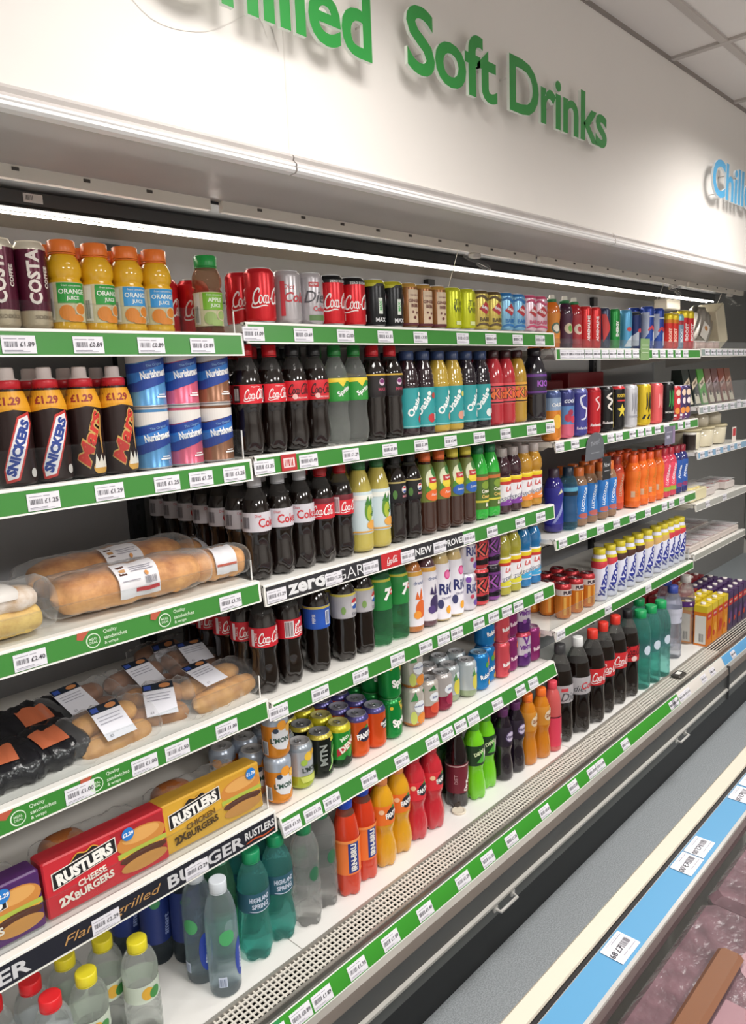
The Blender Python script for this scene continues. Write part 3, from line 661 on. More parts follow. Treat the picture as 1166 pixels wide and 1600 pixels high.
def can(key, desc, group, H_, R_, bands, decals=(), ang=0, rim='#c9c9cc:metal', name='drink_can', slim=0, top='#b9babd:steel', food=0):
    n = .80 if not food else .97
    prof = [(R_*.80, 0), (R_*.86, .002), (R_*.99, .009), (R_, .013), (R_, H_-.014), (R_*.97, H_-.009), (R_*n, H_-.002)] if not food else \
           [(R_*.98, 0), (R_*1.0, .001), (R_*1.0, .003), (R_*.975, .005), (R_*.975, H_-.005), (R_, H_-.003), (R_, H_-.0005)]
    zs = [b_[0]*H_ for b_ in bands]
    full = sorted({p[1] for p in prof} | {z for z in zs if 0 < z < H_}); R = radius_at(prof)
    m = MB(); def_m = lambda z: [b_[1] for b_ in bands if b_[0]*H_ <= z][-1]
    m.lathe([(R(z), z) for z in full], bands[0][1], 28, mats=def_m, cap1=False)
    m.decals([shift(d, H_*.5) for d in decals], around(R, ang), clip=(.004, H_-.009))
    parts = [('can_body', m.mesh('can_body'))]
    m = MB(); rt = R_*n
    m.lathe([(rt*1.0, H_-.0022), (rt*1.02, H_-.0008), (rt*1.01, H_), (rt*.95, H_), (rt*.93, H_-.004), (rt*.5, H_-.0045)], rim, 28, cap0=False); parts.append(('lid', m.mesh('lid')))
    if not food:
        m = MB(); m.tube([(.009*math.cos(t*math.pi/5)*.7, .004+.010*math.sin(t*math.pi/5), H_-.0032) for t in range(11)], .0012, top, 5)
        m.lathe([(.003, H_-.0046), (.003, H_-.0028)], top, 8); parts.append(('pull_tab', m.mesh('pull_tab')))
    K[key] = dict(name=name, parts=parts, desc=desc, cat='can', group=group, R=R_, H=H_)

COLA = '#140b08:liquid'; NECK = '#3a3532:tint'
W_ = '#f3f1f0:print'; BK = '#17171b:print'
def cc_label(col_, txt=W_): return [('cc', .020, .0, 0, txt), ('r', -.085, -.012, -.060, .012, '#e9e5e5:print'), ('bars', -.083, -.010, -.062, .010, 11, '#3a3a40:print')]
# small cola bottles
bottle('coke', 'small cola bottle, red label, red cap', 'small red label cola bottles', .235, .0325, 'contour', COLA, '#c4161f', (.47,.64,'#d5202e:print'), [('cc', .020, -.001, -.001, W_), ('p', [(.018,-.018),(.032,-.018),(.029,-.008)], W_), ('t', 'Original Taste', .0035, 0, .015, W_), ('r', -.052, -.017, -.036, .018, '#2b1416:print'), ('bars', -.05, -.013, -.038, .012, 9, '#e8e0e0:print')], fill=.80, above=NECK, feet=5)
bottle('coke0', 'small cola bottle, red label, black cap', 'small black cap cola bottles', .235, .0325, 'contour', COLA, '#1b1b1d', (.47,.66,'#c91f2b:print'), [('cc', .022, 0, .003, BK), ('e', -.013, -.013, .006, .006, '#e8b7b0:print'), ('t', 'ZERO SUGAR', .0035, .004, -.016, W_)], fill=.80, above=NECK, feet=5)
bottle('diet', 'small cola bottle with pale grey label', 'small grey label cola bottles', .235, .0325, 'contour', COLA, '#b9b9bd', (.47,.655,'#cdc8cf:print'), [('t', 'Coke', .021, .012, -.002, '#c4232e:print', {'b': .02, 'w': .85}), ('t', 'Diet', .006, -.014, .014, '#c4232e:print'), ('bars', -.052, -.014, -.034, .012, 10, '#4a454c:print')], fill=.80, above=NECK, feet=5)
bottle('coked', 'small cola bottle, dark red and red label', 'small two-tone red label cola bottles', .235, .0325, 'contour', COLA, '#a8151d', (.46,.67,'#cf2331:print'), [('r', -.1, .012, .1, .0246, '#6d1724:print'), ('cc', .022, .008, -.004, W_), ('r', -.038, -.02, -.024, .02, '#e7d9dd:print'), ('bars', -.037, -.017, -.025, .016, 9, '#55333a:print')], fill=.80, above=NECK, feet=5)
bottle('cokes', 'cola bottle, red label, dark neck', 'red label cola bottles', .245, .0335, 'contour', COLA, '#2a1213', (.46,.65,'#c91c2c:print'), [('cc', .024, .004, -.001, W_), ('e', .024, .017, .005, .005, '#e9c6c9:print'), ('r', -.044, -.02, -.036, .02, '#e7d9dd:print'), ('t', 'TASTE', .006, -.032, 0, W_, {'rot': 90})], fill=.80, above=NECK, feet=5)
bottle('cokeb', 'cola bottle, red label showing barcode', 'cola bottles', .245, .0335, 'contour', COLA, '#2a1213', (.46,.65,'#c91c2c:print'), [('cc', .024, .026, -.001, W_), ('r', -.028, -.02, -.006, .02, '#e0d8da:print'), ('bars', -.026, -.017, -.008, .017, 10, '#55333a:print'), ('t', 'TASTE', .006, .0, 0, W_, {'rot': 90}), ('e', .010, .014, .004, .004, W_)], fill=.80, above=NECK, feet=5)
bottle('sprite', 'clear lemonade bottle, green and yellow label', 'clear lemonade bottles', .235, .0325, 'contour', '#b9c2b8:tint', '#1f7a35', (.44,.67,'#2d8f37:print'), [('p', [(-.05,.027),(.05,.027),(.05,.018),(.008,.020),(-.004,.006),(-.016,.018),(-.05,.016)], '#e3c93b:print'), ('t', 'Sprite', .016, .0, -.004, W_, {'rot': 28, 'b': .03})], feet=5)
bottle('pepchy', 'small dark cola bottle, black label, red cap', 'black label cola bottles', .235, .0325, 'wavy', COLA, '#c41a26', (.46,.70,'#1b1417:print'), [('r', -.11, .024, .11, .0285, '#c8a33c:print'), ('e', .0, .008, .009, .009, '#d8bfcf:print'), ('e', .0, .010, .008, .005, '#7a2f6a:print'), ('t', 'MAX', .008, .0, -.010, '#a8415a:print', {'b': .02}), ('e', .034, .008, .009, .009, '#d24a4a:print'), ('t', 'MAX', .007, .034, -.010, '#a8415a:print', {'b': .02})], fill=.84, above=NECK, feet=5, tw=.012)
def oasis(key, liq, d, fruit, fruit2): bottle(key, d, 'teal label fruit drink bottles', .222, .0320, 'ribbed', liq, '#2d3f66', (.09,.565,'#2f9a9d:print'), [('t', 'Oasis', .020, -.004, .004, '#f1f5f4:print', {'rot': 55, 'b': .04, 'w': 1.05}), ('e', .022, -.030, .013, .012, fruit), ('e', .030, .030, .008, .008, fruit2), ('e', .014, .036, .006, .006, '#e6efe9:print'), ('r', -.1, -.050, .1, -.0475, '#8ed0cf:print'), ('t', 'Oasis', .020, .062, .004, '#f1f5f4:print', {'rot': 55, 'b': .04}), ('r', .030, -.034, .036, -.018, '#e9f0ee:print')])
oasis('oas1', '#2c1c22:liquid', 'dark fruit drink bottle with teal label', '#c3383f:print', '#b5453b:print')
oasis('oas2', '#b99b3c:juice', 'yellow fruit drink bottle with teal label', '#d99a86:print', '#d9cf6a:print')
oasis('oas3', '#1f1720:liquid', 'blackish fruit drink bottle with teal label', '#dfe6e4:print', '#33283a:print')
def kick(key, liq, lab, d): bottle(key, d, 'bottles with jagged black word on label', .225, .032, 'slope', liq, '#38161a', (.28,.56,lab), [('r', -.11, .020, .11, .024, BK), ('r', -.11, -.028, .11, -.024, BK), ('t', 'Kick', .034, .006, 0, BK, {'b': .06, 'w': .8}), ('t', 'Kick', .031, .006, 0, '#f0763f:print', {'b': .015, 'w': .86}), ('t', 'Kick', .034, -.055, 0, BK, {'b': .06, 'w': .8}), ('t', 'Kick', .031, -.055, 0, '#f0763f:print', {'b': .015, 'w': .86})])
kick('kickr', '#b22a35:juice', '#e0545a:print', 'red energy drink bottle with jagged black word')
kick('kicky', '#b08a30:juice', '#dba03c:print', 'amber energy drink bottle with jagged black word')
bottle('emg', 'large blackish bottle with purple label', 'purple label bottles', .232, .040, 'slope', '#17131d:liquid', '#1d1822', (.36,.66,'#2a1b38:print'), [('r', -.12, .022, .12, .030, '#6c3b92:print'), ('t', 'KICK', .020, .0, 0, '#a45ac4:print', {'b': .04}), ('r', .030, -.018, .038, .018, '#d9d2de:print'), ('r', -.12, -.030, .12, -.024, '#6c3b92:print')], feet=5)
# third shelf, middle
bottle('pine', 'cloudy yellow bottle with pineapple label', 'pineapple label bottles', .235, .0335, 'slope', '#b7a851:juice', '#2c6b3c', (.20,.66,'#c7d6d9:print'), [('r', -.11, .034, .11, .046, '#e8e8e0:print'), ('e', .002, .004, .013, .026, '#5f8c2e:print'), ('e', .004, -.002, .009, .020, '#a9b83a:print'), ('p', [(-.010,.022),(.0,.044),(.004,.026),(.012,.042),(.014,.020)], '#3d7a35:print'), ('e', .012, -.032, .018, .012, '#e0a24a:print'), ('t', 'Barr', .010, .016, .002, '#2e6a38:print', {'rot': 60, 'b': .02}), ('r', -.11, -.050, .11, -.046, '#d9a24c:print')])
bottle('pmax', 'small black cola bottle with round badge', 'small black cola bottles', .235, .0325, 'wavy', COLA, '#17171a', (.46,.70,'#141316:print'), [('r', -.11, .024, .11, .0285, '#b9a86a:print'), ('e', .006, .006, .010, .010, '#e7e2e2:print'), ('p', [(-.003,.010),(.006,.0155),(.015,.010),(.006,.008)], '#c52f36:print'), ('p', [(-.002,.001),(.006,.004),(.014,.001),(.006,-.0035)], '#2d4f9c:print'), ('t', 'MAX', .007, .008, -.012, '#c9828a:print', {'b': .02}), ('e', -.024, -.006, .006, .012, '#4f7a3a:print')], fill=.84, above=NECK, feet=5, tw=.012)
def tea(key, cap, bar, sub, d): bottle(key, d, 'iced tea bottles', .228, .0315, 'slope', '#3a1d12:liquid', cap, (.40,.86,'#6e7a34:print'), [('e', 0, .008, .022, .030, '#dfe3c0:print'), ('e', .010, .030, .012, .014, '#3b7d3a:print'), ('e', -.014, -.018, .010, .012, '#4f8c35:print'), ('e', .004, -.004, .020, .016, '#e7cf3f:print'), ('r', -.012, .001, .024, .016, '#b3262c:print'), ('t', 'Lipton', .008, .006, .0085, W_, {'b': .02}), ('e', .002, -.034, .026, .016, bar), ('t', sub, .007, .004, -.032, W_, {'sh': .3})], capr=.017)
tea('teao', '#e06a33', '#e3692e:print', 'Peach', 'iced tea bottle with orange cap')
tea('teab', '#d9c84a', '#2a5fb0:print', 'Lemon', 'iced tea bottle with yellow cap')
bottle('cresta', 'bright green soda bottle, black orange label', 'bright green soda bottles', .225, .0315, 'slope', '#2fae3c:juice', '#1c6e45', (.14,.62,'#4d6a28:print'), [('r', -.11, .036, .11, .046, '#c9713a:print'), ('e', .0, .020, .016, .012, '#7f9a35:print'), ('t', 'Cream', .011, .002, .002, '#f0ead8:print', {'b': .03, 'w': .9}), ('t', 'Cream', .011, .002, -.014, '#e8c36a:print', {'b': .03, 'w': .9}), ('r', -.11, -.032, .11, -.026, '#d9cf4a:print'), ('t', '&', .012, .002, -.040, '#f0ead8:print', {'b': .02})], feet=5)
def sqbar(key, liq, c2, d, txt='SPORT', H_=.205): bottle(key, d, 'square shouldered sports drink bottles', H_, .031, 'juice', liq, '#aa9f9c', (.12,.56,'#e8e6ea:print'), [('r', -.11, .032, .11, .045, '#e9cf2a:print'), ('r', -.11, .022, .11, .032, '#c2342b:print'), ('t', 'LA', .016, .0, .008, '#ca3a34:print', {'b': .02, 'sh': .2}), ('p', [(-.03,-.034),(.03,-.010),(.03,-.026),(-.03,-.044)], c2), ('t', txt, .014, .0, -.020, W_, {'b': .05, 'rot': 14}), ('t', txt, .013, .0, -.020, '#2c3d6a:print', {'rot': 14, 'b': .0}), ('r', -.11, -.045, .11, -.036, c2)], capr=.019)
sqbar('sqp', '#3a1c26:liquid', '#7d3d9a:print', 'square dark sports bottle, purple label')
sqbar('sqo', '#b8872a:juice', '#e88a3c:print', 'square amber sports bottle, orange label')
sqbar('sqy', '#a9a23a:juice', '#d9d23a:print', 'square yellow sports bottle', 'ZERO', .225)
sqbar('sqb', '#1f6fa8:juice', '#3fa3d6:print', 'square blue sports bottle', 'SPORT', .225)
# fourth shelf, middle
bottle('pepb', 'cola bottle with blue label, blue cap', 'blue label cola bottles', .240, .0335, 'wavy', COLA, '#2448a8', (.46,.70,'#2456b8:print'), [('r', -.11, .022, .11, .028, '#c9b65a:print'), ('e', .034, .006, .009, .010, '#d8dbe6:print'), ('r', .004, -.020, .018, .016, '#d8dde9:print'), ('t', 'PEPSI', .008, -.026, -.002, '#dfe4f0:print', {'rot': 90, 'b': .02}), ('bars', .006, -.018, .016, .014, 8, '#334a80:print')], fill=.84, above=NECK, feet=5, tw=.012)
bottle('pepd', 'cola bottle with silver label', 'silver label cola bottles', .245, .0335, 'wavy', COLA, '#1b1b1e', (.46,.72,'#b9b6bb:print'), [('r', -.11, .026, .11, .0315, '#d6c64e:print'), ('e', .016, .003, .014, .015, '#e7e3e5:print'), ('p', [(.002,.007),(.008,.016),(.018,.018),(.029,.010),(.018,.006)], '#cc2b35:print'), ('p', [(.003,-.003),(.016,.002),(.029,-.001),(.018,-.011),(.008,-.009)], '#2b56a6:print'), ('t', 'Diet', .008, .014, -.022, '#6b6a75:print', {'b': .01}), ('e', -.020, -.010, .006, .010, '#7fa05a:print')], fill=.84, above=NECK, feet=5, tw=.012)
bottle('seven', 'green lemon-lime bottle with green cap', 'green lemon-lime bottles', .250, .0345, 'slope', '#1f8a3c:tint', '#1f9a4a', (.40,.74,'#1f7f38:print'), [('r', -.12, .034, .12, .0405, '#b9b23a:print'), ('t', '7', .034, .004, 0, W_, {'b': .06, 'sh': .2}), ('e', .016, .004, .008, .008, '#c9302f:print'), ('t', 'up', .009, .016, .004, W_, {'b': .02})], feet=5)
def fruitw(key, d, liq, c1, c2): bottle(key, d, 'flavoured water bottles with white caps', .225, .031, 'smooth', liq, '#d9d6d6', (.08,.78,'#e3dfe6:print'), [('r', -.11, .066, .11, .0775, '#d9a13a:print'), ('t', 'drench', .010, .0, .046, '#2e4f8a:print', {'b': .0}), ('e', .004, -.030, .020, .026, c1), ('e', -.010, -.046, .012, .012, c2), ('p', [(-.004,-.004),(.004,.030),(.010,-.002)], c1), ('p', [(-.016,.0),(-.010,.022),(-.002,-.002)], c1)], capr=.017)
fruitw('drn1', 'white cap bottle with orange splash label', '#b8723a:juice', '#d9662a:print', '#e8963a:print')
fruitw('drn2', 'white cap bottle with purple fruit label', '#5d4048:juice', '#3c2f5a:print', '#54407a:print')
def rio(key, d, H_=.215): bottle(key, d, 'tall white label juice bottles', H_, .0315, 'fridge', '#c9b07a:juice', '#d9c9a0', (.03,.80,'#e9e6ee:print'), [('e', .002, .050, .012, .014, '#d8458a:print'), ('e', .002, .050, .008, .010, '#e77aae:print'), ('t', 'RiO', .034, .004, .008, '#2a2f6a:print', {'b': .03, 'w': .85}), ('t', 'TROPICAL', .007, .002, -.020, '#8a86a0:print', {'b': .02}), ('e', .004, -.056, .010, .012, '#e8a32e:print'), ('e', -.022, -.036, .009, .014, '#3d3f6a:print'), ('p', [(.008,.058),(.024,.074),(.014,.056)], '#2b2f4a:print')], capr=.022)
rio('rio', 'tall white label juice bottle')
can('rioc', 'white drink can with dark looping word', 'white drink cans', .115, .033, [(0,'#dcd8e4:metal')], [('t', 'RiO', .030, 0, .012, '#2a2f6a:print', {'b': .03, 'w': .8}), ('e', -.006, -.014, .007, .007, '#b8405a:print'), ('e', .010, -.034, .012, .010, '#6a4a9a:print'), ('e', -.018, .040, .009, .010, '#7a4aa6:print'), ('e', .014, .040, .009, .010, '#a0596a:print')])
can('kar', 'black and red can with bold word', 'black and red cans', .115, .033, [(0,'#d0464c:metal'),(.12,'#1b1418:metal'),(.26,'#d0464c:metal'),(.78,'#1b1418:metal'),(.9,'#d0464c:metal')], [('t', 'KA', .044, 0, .004, BK, {'b': .08}), ('t', 'KA', .040, 0, .004, '#e86a5a:print', {'b': .0}), ('l', [(-.02,-.030),(0,-.026),(.02,-.034)], .004, BK)])
can('kap', 'black and purple can with bold word', 'black and purple cans', .115, .033, [(0,'#8a4a9a:metal'),(.12,'#1b1420:metal'),(.24,'#7d4390:metal'),(.8,'#1b1420:metal')], [('t', 'KA', .044, 0, .004, BK, {'b': .08}), ('t', 'KA', .040, 0, .004, '#a65ab4:print', {'b': .0}), ('l', [(-.02,-.030),(0,-.026),(.02,-.034)], .004, BK)])
# top shelf
def ctop(key, d, g, base, band, decals, H_=.116, R_=.033, **k): can(key, d, g, H_, R_, [(0, '#b9b9bb:metal'), (.045, base), (.90, band)], decals, **k)
CC2 = lambda c: [('cc', .032, .002, -.002, c), ('cc', .032, -.098, -.002, c)]
ctop('canr', 'red cola can with white script', 'red cola cans', '#cf2029:metal', '#cf2029:metal', CC2(W_))
ctop('cans', 'silver cola can with red script', 'silver cola cans', '#b8b3b6:metal', '#c2bdc0:metal', [('t', 'Diet', .010, -.014, .022, '#c53a40:print', {'sh': .2}), ('t', 'Coke', .022, .006, 0, '#c8404a:print', {'b': .02, 'sh': .3}), ('r', -.034, -.04, -.024, .034, '#c8404a:print'), ('r', .028, -.038, .034, -.01, '#e6e2e3:print')])
ctop('cand', 'silver cola can with dark grey word', 'grey word cola cans', '#b5b0b4:metal', '#c9c4c8:metal', [('r', -.018, .026, .006, .036, '#c8303a:print'), ('t', 'NEW', .006, -.006, .031, W_, {'b': .02}), ('t', 'Diet', .026, .004, .004, '#4b4a50:print', {'sh': .3}), ('t', 'Coke', .011, .006, -.022, '#c8404a:print', {'b': .02}), ('r', -.02, -.048, .02, -.036, '#5a7a4a:print')])
ctop('canz', 'red cola can with black top band', 'black banded red cola cans', '#d3212b:metal', '#1a1a1c:metal', CC2(W_)+[('r', -.11, .0400, .11, .0466, '#1a1a1c:print'), ('t', 'ZERO SUGAR', .0055, .0, .0425, W_, {'b': .01}), ('t', 'ZERO SUGAR', .0055, -.06, .0425, W_, {'b': .01}), ('r', .020, -.046, .027, -.030, '#e0c9c9:print')])
ctop('canl', 'black cola can with lime yellow top', 'lime topped black cans', '#16171b:metal', '#c7c22e:metal', [('r', -.11, .040, .11, .0466, '#c7c22e:print'), ('p', [(-.020,.040),(-.010,.047),(.010,.047),(.020,.040)], BK), ('r', -.008, -.026, .004, .012, '#dfe6dc:print'), ('t', 'MAX', .008, -.002, -.006, '#3aa84a:print', {'rot': 90, 'b': .03}), ('e', .032, .012, .013, .016, '#d8d4d8:print'), ('p', [(.021,.018),(.032,.028),(.043,.018),(.032,.013)], '#cf2d36:print'), ('t', 'MAX', .010, -.002, -.040, '#d9dadd:print', {'b': .03})])
ctop('cang', 'brown ginger beer can with gold rim', 'brown ginger beer cans', '#8a5a2e:metal', '#c79a4a:metal', [('r', -.018, -.044, .022, .040, '#d9c3a6:print'), ('t', 'GINGER', .0085, .002, .012, '#6a2f2a:print', {'b': .04}), ('t', 'BEER', .0085, .002, 0, '#6a2f2a:print', {'b': .04}), ('t', 'OLD JAMAICA', .0045, .002, .026, '#7a3a4a:print', {'b': .01}), ('e', -.006, -.016, .003, .003, '#6a2f2a:print'), ('e', .008, -.018, .003, .003, '#6a2f2a:print'), ('e', .0, -.030, .004, .004, '#6a2f2a:print'), ('r', -.11, -.050, .11, -.044, '#5d2330:print')], R_=.0295)
ctop('cany', 'lime yellow can with thin dark lettering', 'lime yellow cans', '#c2c91f:metal', '#cdd32f:metal', [('t', 'Tin', .016, .0, .016, '#4b5422:print'), ('t', 'Wh', .016, .0, -.004, '#4b5422:print'), ('t', 'i', .02, -.014, .006, '#4b5422:print'), ('r', -.010, -.044, .010, -.034, '#d9e0a0:print')])
def barr(key, d, c, c2, n=3): ctop(key, d, 'diamond badge cans', c, c2, [('p', [(-.022,.004),(.0,.024),(.024,.006),(.002,-.012)], '#b3262f:print'), ('t', 'BARR', .0085, .001, .006, W_, {'b': .03, 'rot': -20}), ('t', 'BARR', .012, 0, -.026, c2, {'b': .03}), ('l', [(-.03,.034),(-.012,.040),(.01,.030),(.03,.038)], .008, c2), ('l', [(-.03,-.044),(-.01,-.038),(.03,-.044)], .007, c2)], R_=.0325)
barr('bary', 'gold and cream can with red diamond', '#c9b55a:metal', '#5d4a28:print')
barr('barb', 'sky blue can with red diamond', '#7fb3d3:metal', '#2272b4:print')
barr('barp', 'pale pink can with red diamond', '#d9bcc6:metal', '#c4486e:print')
# left bay
can('costa', 'slim maroon coffee can with cream top', 'slim maroon coffee cans', .147, .0265, [(0,'#b5a48c:metal'),(.045,'#c2b298:metal'),(.22,'#5b1a33:metal'),(.90,'#e2d9c6:metal')],
    [('t', 'COSTA', .021, -.002, .014, '#efe6dd:print', {'rot': 90, 'b': .04, 'w': 1.02}), ('t', 'COFFEE', .008, .019, .014, '#efe6dd:print', {'rot': 90, 'b': .03}), ('t', 'SIDEKICK', .0065, .012, -.052, '#7a6a56:print', {'b': .01})], rim='#e2d9c6:gloss')
def oj(key, d, liq, lab, cap, word, fruit, g='orange juice bottles'): bottle(key, d, g, .155, .0295, 'juice', liq, cap, (.10,.53,'#d9cfa8:print'), [('r', -.022, -.002, .030, .0325, lab), ('t', word, .0085, .004, .018, '#eef3ea:print', {'b': .02}), ('t', 'JUICE', .0085, .004, .006, '#eef3ea:print', {'b': .02}), ('t', 'from concentrate', .0035, .004, .028, '#eef3ea:print'), ('e', -.008, -.018, .013, .013, fruit), ('e', .016, -.012, .011, .011, '#ecd9b6:print'), ('e', .016, -.012, .009, .009, fruit), ('e', .006, -.028, .014, .007, fruit), ('r', -.042, -.030, -.028, .031, '#e6e2d8:print'), ('bars', -.040, -.026, -.031, .006, 8, '#4a5a4a:print')], capr=.0225, name='juice_bottle', tw=0)
oj('ojg', 'orange juice bottle with green label', '#e6b020:juice', '#2c9a3d:print', '#ec7a2f', 'ORANGE', '#e88a2a:print')
oj('ojb', 'orange juice bottle with blue label', '#e6b020:juice', '#3f97d4:print', '#ec7a2f', 'ORANGE', '#e88a2a:print')
oj('apj', 'apple juice bottle with green cap', '#6e3417:tint', '#76b02c:print', '#1f9443', 'APPLE', '#a8bf72:print', 'apple juice bottles')
def choc(key, d, g, dec): bottle(key, d, g, .198, .0314, 'shake', '#2c1512', '#cf2733', (.03,.80,'#241211:gloss'), [('p', [(-.12,.040),(-.035,.040),(0,.046),(.035,.040),(.12,.040),(.12,.10),(-.12,.10)], '#d9981f:print'), ('t', '£1.29', .014, -.006, .060, '#8a2417:print', {'b': .04, 'fit': .040}), ('t', '£1.29', .014, .062, .060, '#8a2417:print', {'b': .04, 'fit': .040})]+dec, capr=.0215, capz=.815, capdome=.62, extra=('#e9dcd8:gloss',))
choc('snk', 'chocolate drink bottle, slanted blue lettering', 'blue lettered chocolate drink bottles', [('p', [(-.024,-.078),(-.002,-.072),(.030,.022),(.026,.042),(.004,.034),(-.026,-.056)], '#c23a35:print'), ('p', [(-.021,-.072),(-.004,-.068),(.026,.020),(.023,.036),(.006,.030),(-.023,-.054)], '#e9e6ea:print'), ('t', 'SNICKERS', .0165, .001, -.018, '#2a4390:print', {'rot': 70, 'b': .06, 'fit': .098}), ('e', .024, -.062, .006, .008, '#cfc9c4:print')])
choc('mrs', 'chocolate drink bottle, slanted red lettering', 'red lettered chocolate drink bottles', [('t', 'Mars', .026, .001, -.012, '#c9a15a:print', {'rot': 72, 'b': .09, 'fit': .108, 'sh': .25}), ('t', 'Mars', .024, .001, -.012, '#c8342c:print', {'rot': 72, 'b': .03, 'fit': .102, 'sh': .25}), ('e', .016, -.066, .014, .012, '#d9a24a:print'), ('p', [(.004,-.066),(.008,-.040),(.013,-.056),(.018,-.042),(.022,-.056),(.028,-.044),(.030,-.066)], '#efe6da:print'), ('l', [(.022,-.04),(.020,.0),(.024,.03)], .004, '#b98a4a:print')])
def nour(key, d, c): can(key, d, 'large nutrition drink cans', .1185, .0365, [(0,'#a9a6a6:metal'),(.03,c),(.97,'#cfcac6:metal')], [('p', [(-.16,.056),(.16,.056),(.16,.034),(.03,.034),(-.03,.024),(-.16,.024)], '#e0dbd6:print'), ('p', [(-.16,.022),(-.03,.022),(.03,.034),(.16,.034),(.16,-.016),(.03,-.012),(-.03,-.030),(-.16,-.030)], '#1f3f8f:print'), ('p', [(-.06,.004),(-.03,.006),(.03,.022),(.03,.012),(-.03,-.012),(-.06,-.016)], '#3478c4:print'), ('t', 'Nurishment', .015, .006, .004, W_, {'rot': 9, 'b': .04, 'fit': .056}), ('t', 'The Original', .006, .006, .020, '#8ab4dc:print', {'rot': 10}), ('r', .006, -.042, .030, -.039, W_), ('r', .010, -.037, .026, -.035, W_)], rim='#cfccc9:metal', food=1)
nour('nrb', 'nutrition can with pale blue base', '#5f9cd0:metal'); nour('nrp', 'nutrition can with pink base', '#d9647f:metal'); nour('nrc', 'nutrition can with brown base', '#8f6248:metal')
# lowest shelf cans
def sh(*a): return list(a)
can('lmo', 'orange and silver lemonade can', 'orange and silver cans', .115, .033, [(0,'#d98a2c:metal'),(.72,'#a9b4c4:metal')], [('p', [(-.012,-.030),(.012,-.036),(.026,-.020),(.026,.012),(.0,.022),(-.022,.012),(-.022,-.02)], '#dcdde2:print'), ('t', "L'MON", .013, -.002, -.010, '#254a3c:print', {'b': .04}), ('e', .004, .026, .012, .012, '#e69a34:print'), ('e', -.012, .014, .007, .006, '#2f3c50:print'), ('e', .022, .016, .009, .010, '#e7b04a:print'), ('r', -.05, -.046, -.032, -.012, '#ccd0d8:print'), ('bars', -.048, -.044, -.034, -.014, 9, '#4a5566:print')])
can('lmy', 'yellow and green lemonade can', 'yellow and green cans', .115, .033, [(0,'#a9b838:metal'),(.30,'#b8bcc4:metal'),(.85,'#9aa4ae:metal')], [('e', .0, .026, .013, .012, '#e3b93a:print'), ('t', "L'MON", .013, .004, -.008, '#1f2f28:print', {'b': .04}), ('e', -.014, .012, .009, .008, '#9ab84a:print'), ('e', .014, .034, .007, .007, '#d9a83a:print'), ('p', [(-.026,-.024),(.026,-.024),(.020,-.040),(-.020,-.040)], '#c7d067:print')])
can('mdb', 'black and green can, light lettering', 'black and green cans', .115, .033, [(0,'#141a16:metal'),(.90,'#c9b84a:metal')], [('p', [(.004,-.05),(.034,-.05),(.034,.03),(.014,.03)], '#2f8a34:print'), ('t', 'MTN', .020, -.012, .004, '#8d9490:print', {'rot': 90, 'b': .04}), ('r', .010, .036, .030, .046, '#e3d23a:print'), ('l', [(.0,-.04),(.014,-.02),(.012,.0),(.026,.02)], .006, '#9fd07a:print')], rim='#8f9092:metal')
can('mdg', 'green can with red slanted lettering', 'green and red cans', .115, .033, [(0,'#123018:metal'),(.2,'#2f9a3a:metal'),(.84,'#d3c92f:metal')], [('p', [(-.03,-.006),(.03,.028),(.03,.006),(-.03,-.026)], '#b5222e:print'), ('t', 'DEW', .018, .002, .002, '#e8e6d8:print', {'b': .05, 'rot': 28}), ('t', 'Mtn', .012, -.008, .024, '#d8e8d0:print', {'b': .03, 'rot': 28}), ('p', [(-.02,-.05),(-.004,-.024),(.010,-.036),(.024,-.02),(.032,-.05)], '#122a18:print')], rim='#c9c07a:metal')
can('fnt', 'orange soda can with purple top', 'orange soda cans', .115, .033, [(0,'#dd5a20:metal'),(.87,'#4f4a86:metal')], [('e', .0, .006, .022, .020, '#23203a:print'), ('t', 'FANTA', .016, .0, .004, W_, {'b': .06, 'w': .75, 'rot': 8}), ('p', [(-.004,.024),(.008,.034),(.014,.024)], '#3f8a3a:print')], rim='#9a98a8:metal')
can('fnz', 'orange soda can with small dark badge', 'orange badge cans', .115, .033, [(0,'#d9541f:metal'),(.87,'#4f4a86:metal')], [('e', .008, .008, .014, .014, '#23202a:print'), ('t', 'FANTA', .009, .008, .010, W_, {'b': .05}), ('t', 'ZERO', .006, .008, .001, W_, {'b': .03})], rim='#9a98a8:metal')
can('spr', 'green can with white lettering', 'green lemonade cans', .115, .033, [(0,'#138a3c:metal')], [('p', [(.004,.052),(.030,.052),(.026,.028),(.016,.020)], '#d9b93a:print'), ('t', 'Sprite', .030, .014, -.010, W_, {'b': .06, 'rot': 10, 'w': .85}), ('e', -.018, .034, .005, .005, '#d8c23a:print')], rim='#6fae7d:metal')
can('spo', 'sparkling orange can with fruit picture', 'orange fruit picture cans', .115, .033, [(0,'#c97a34:metal'),(.10,'#c9c2ba:metal')], [('e', .0, .002, .020, .018, '#dfe3ea:print'), ('t', 'SANPELLEGRINO', .0048, 0, .004, '#3a4a86:print', {'b': .02, 'w': .8}), ('e', .006, -.034, .018, .016, '#e08a34:print'), ('e', -.022, -.030, .010, .020, '#c7cf6a:print'), ('p', [(-.03,.02),(-.014,.05),(-.008,.022)], '#3d8a4a:print'), ('p', [(.010,.048),(.020,.034),(.028,.05)], '#2f7a3f:print'), ('r', -.11, .050, .11, .0555, '#d9873a:print')])
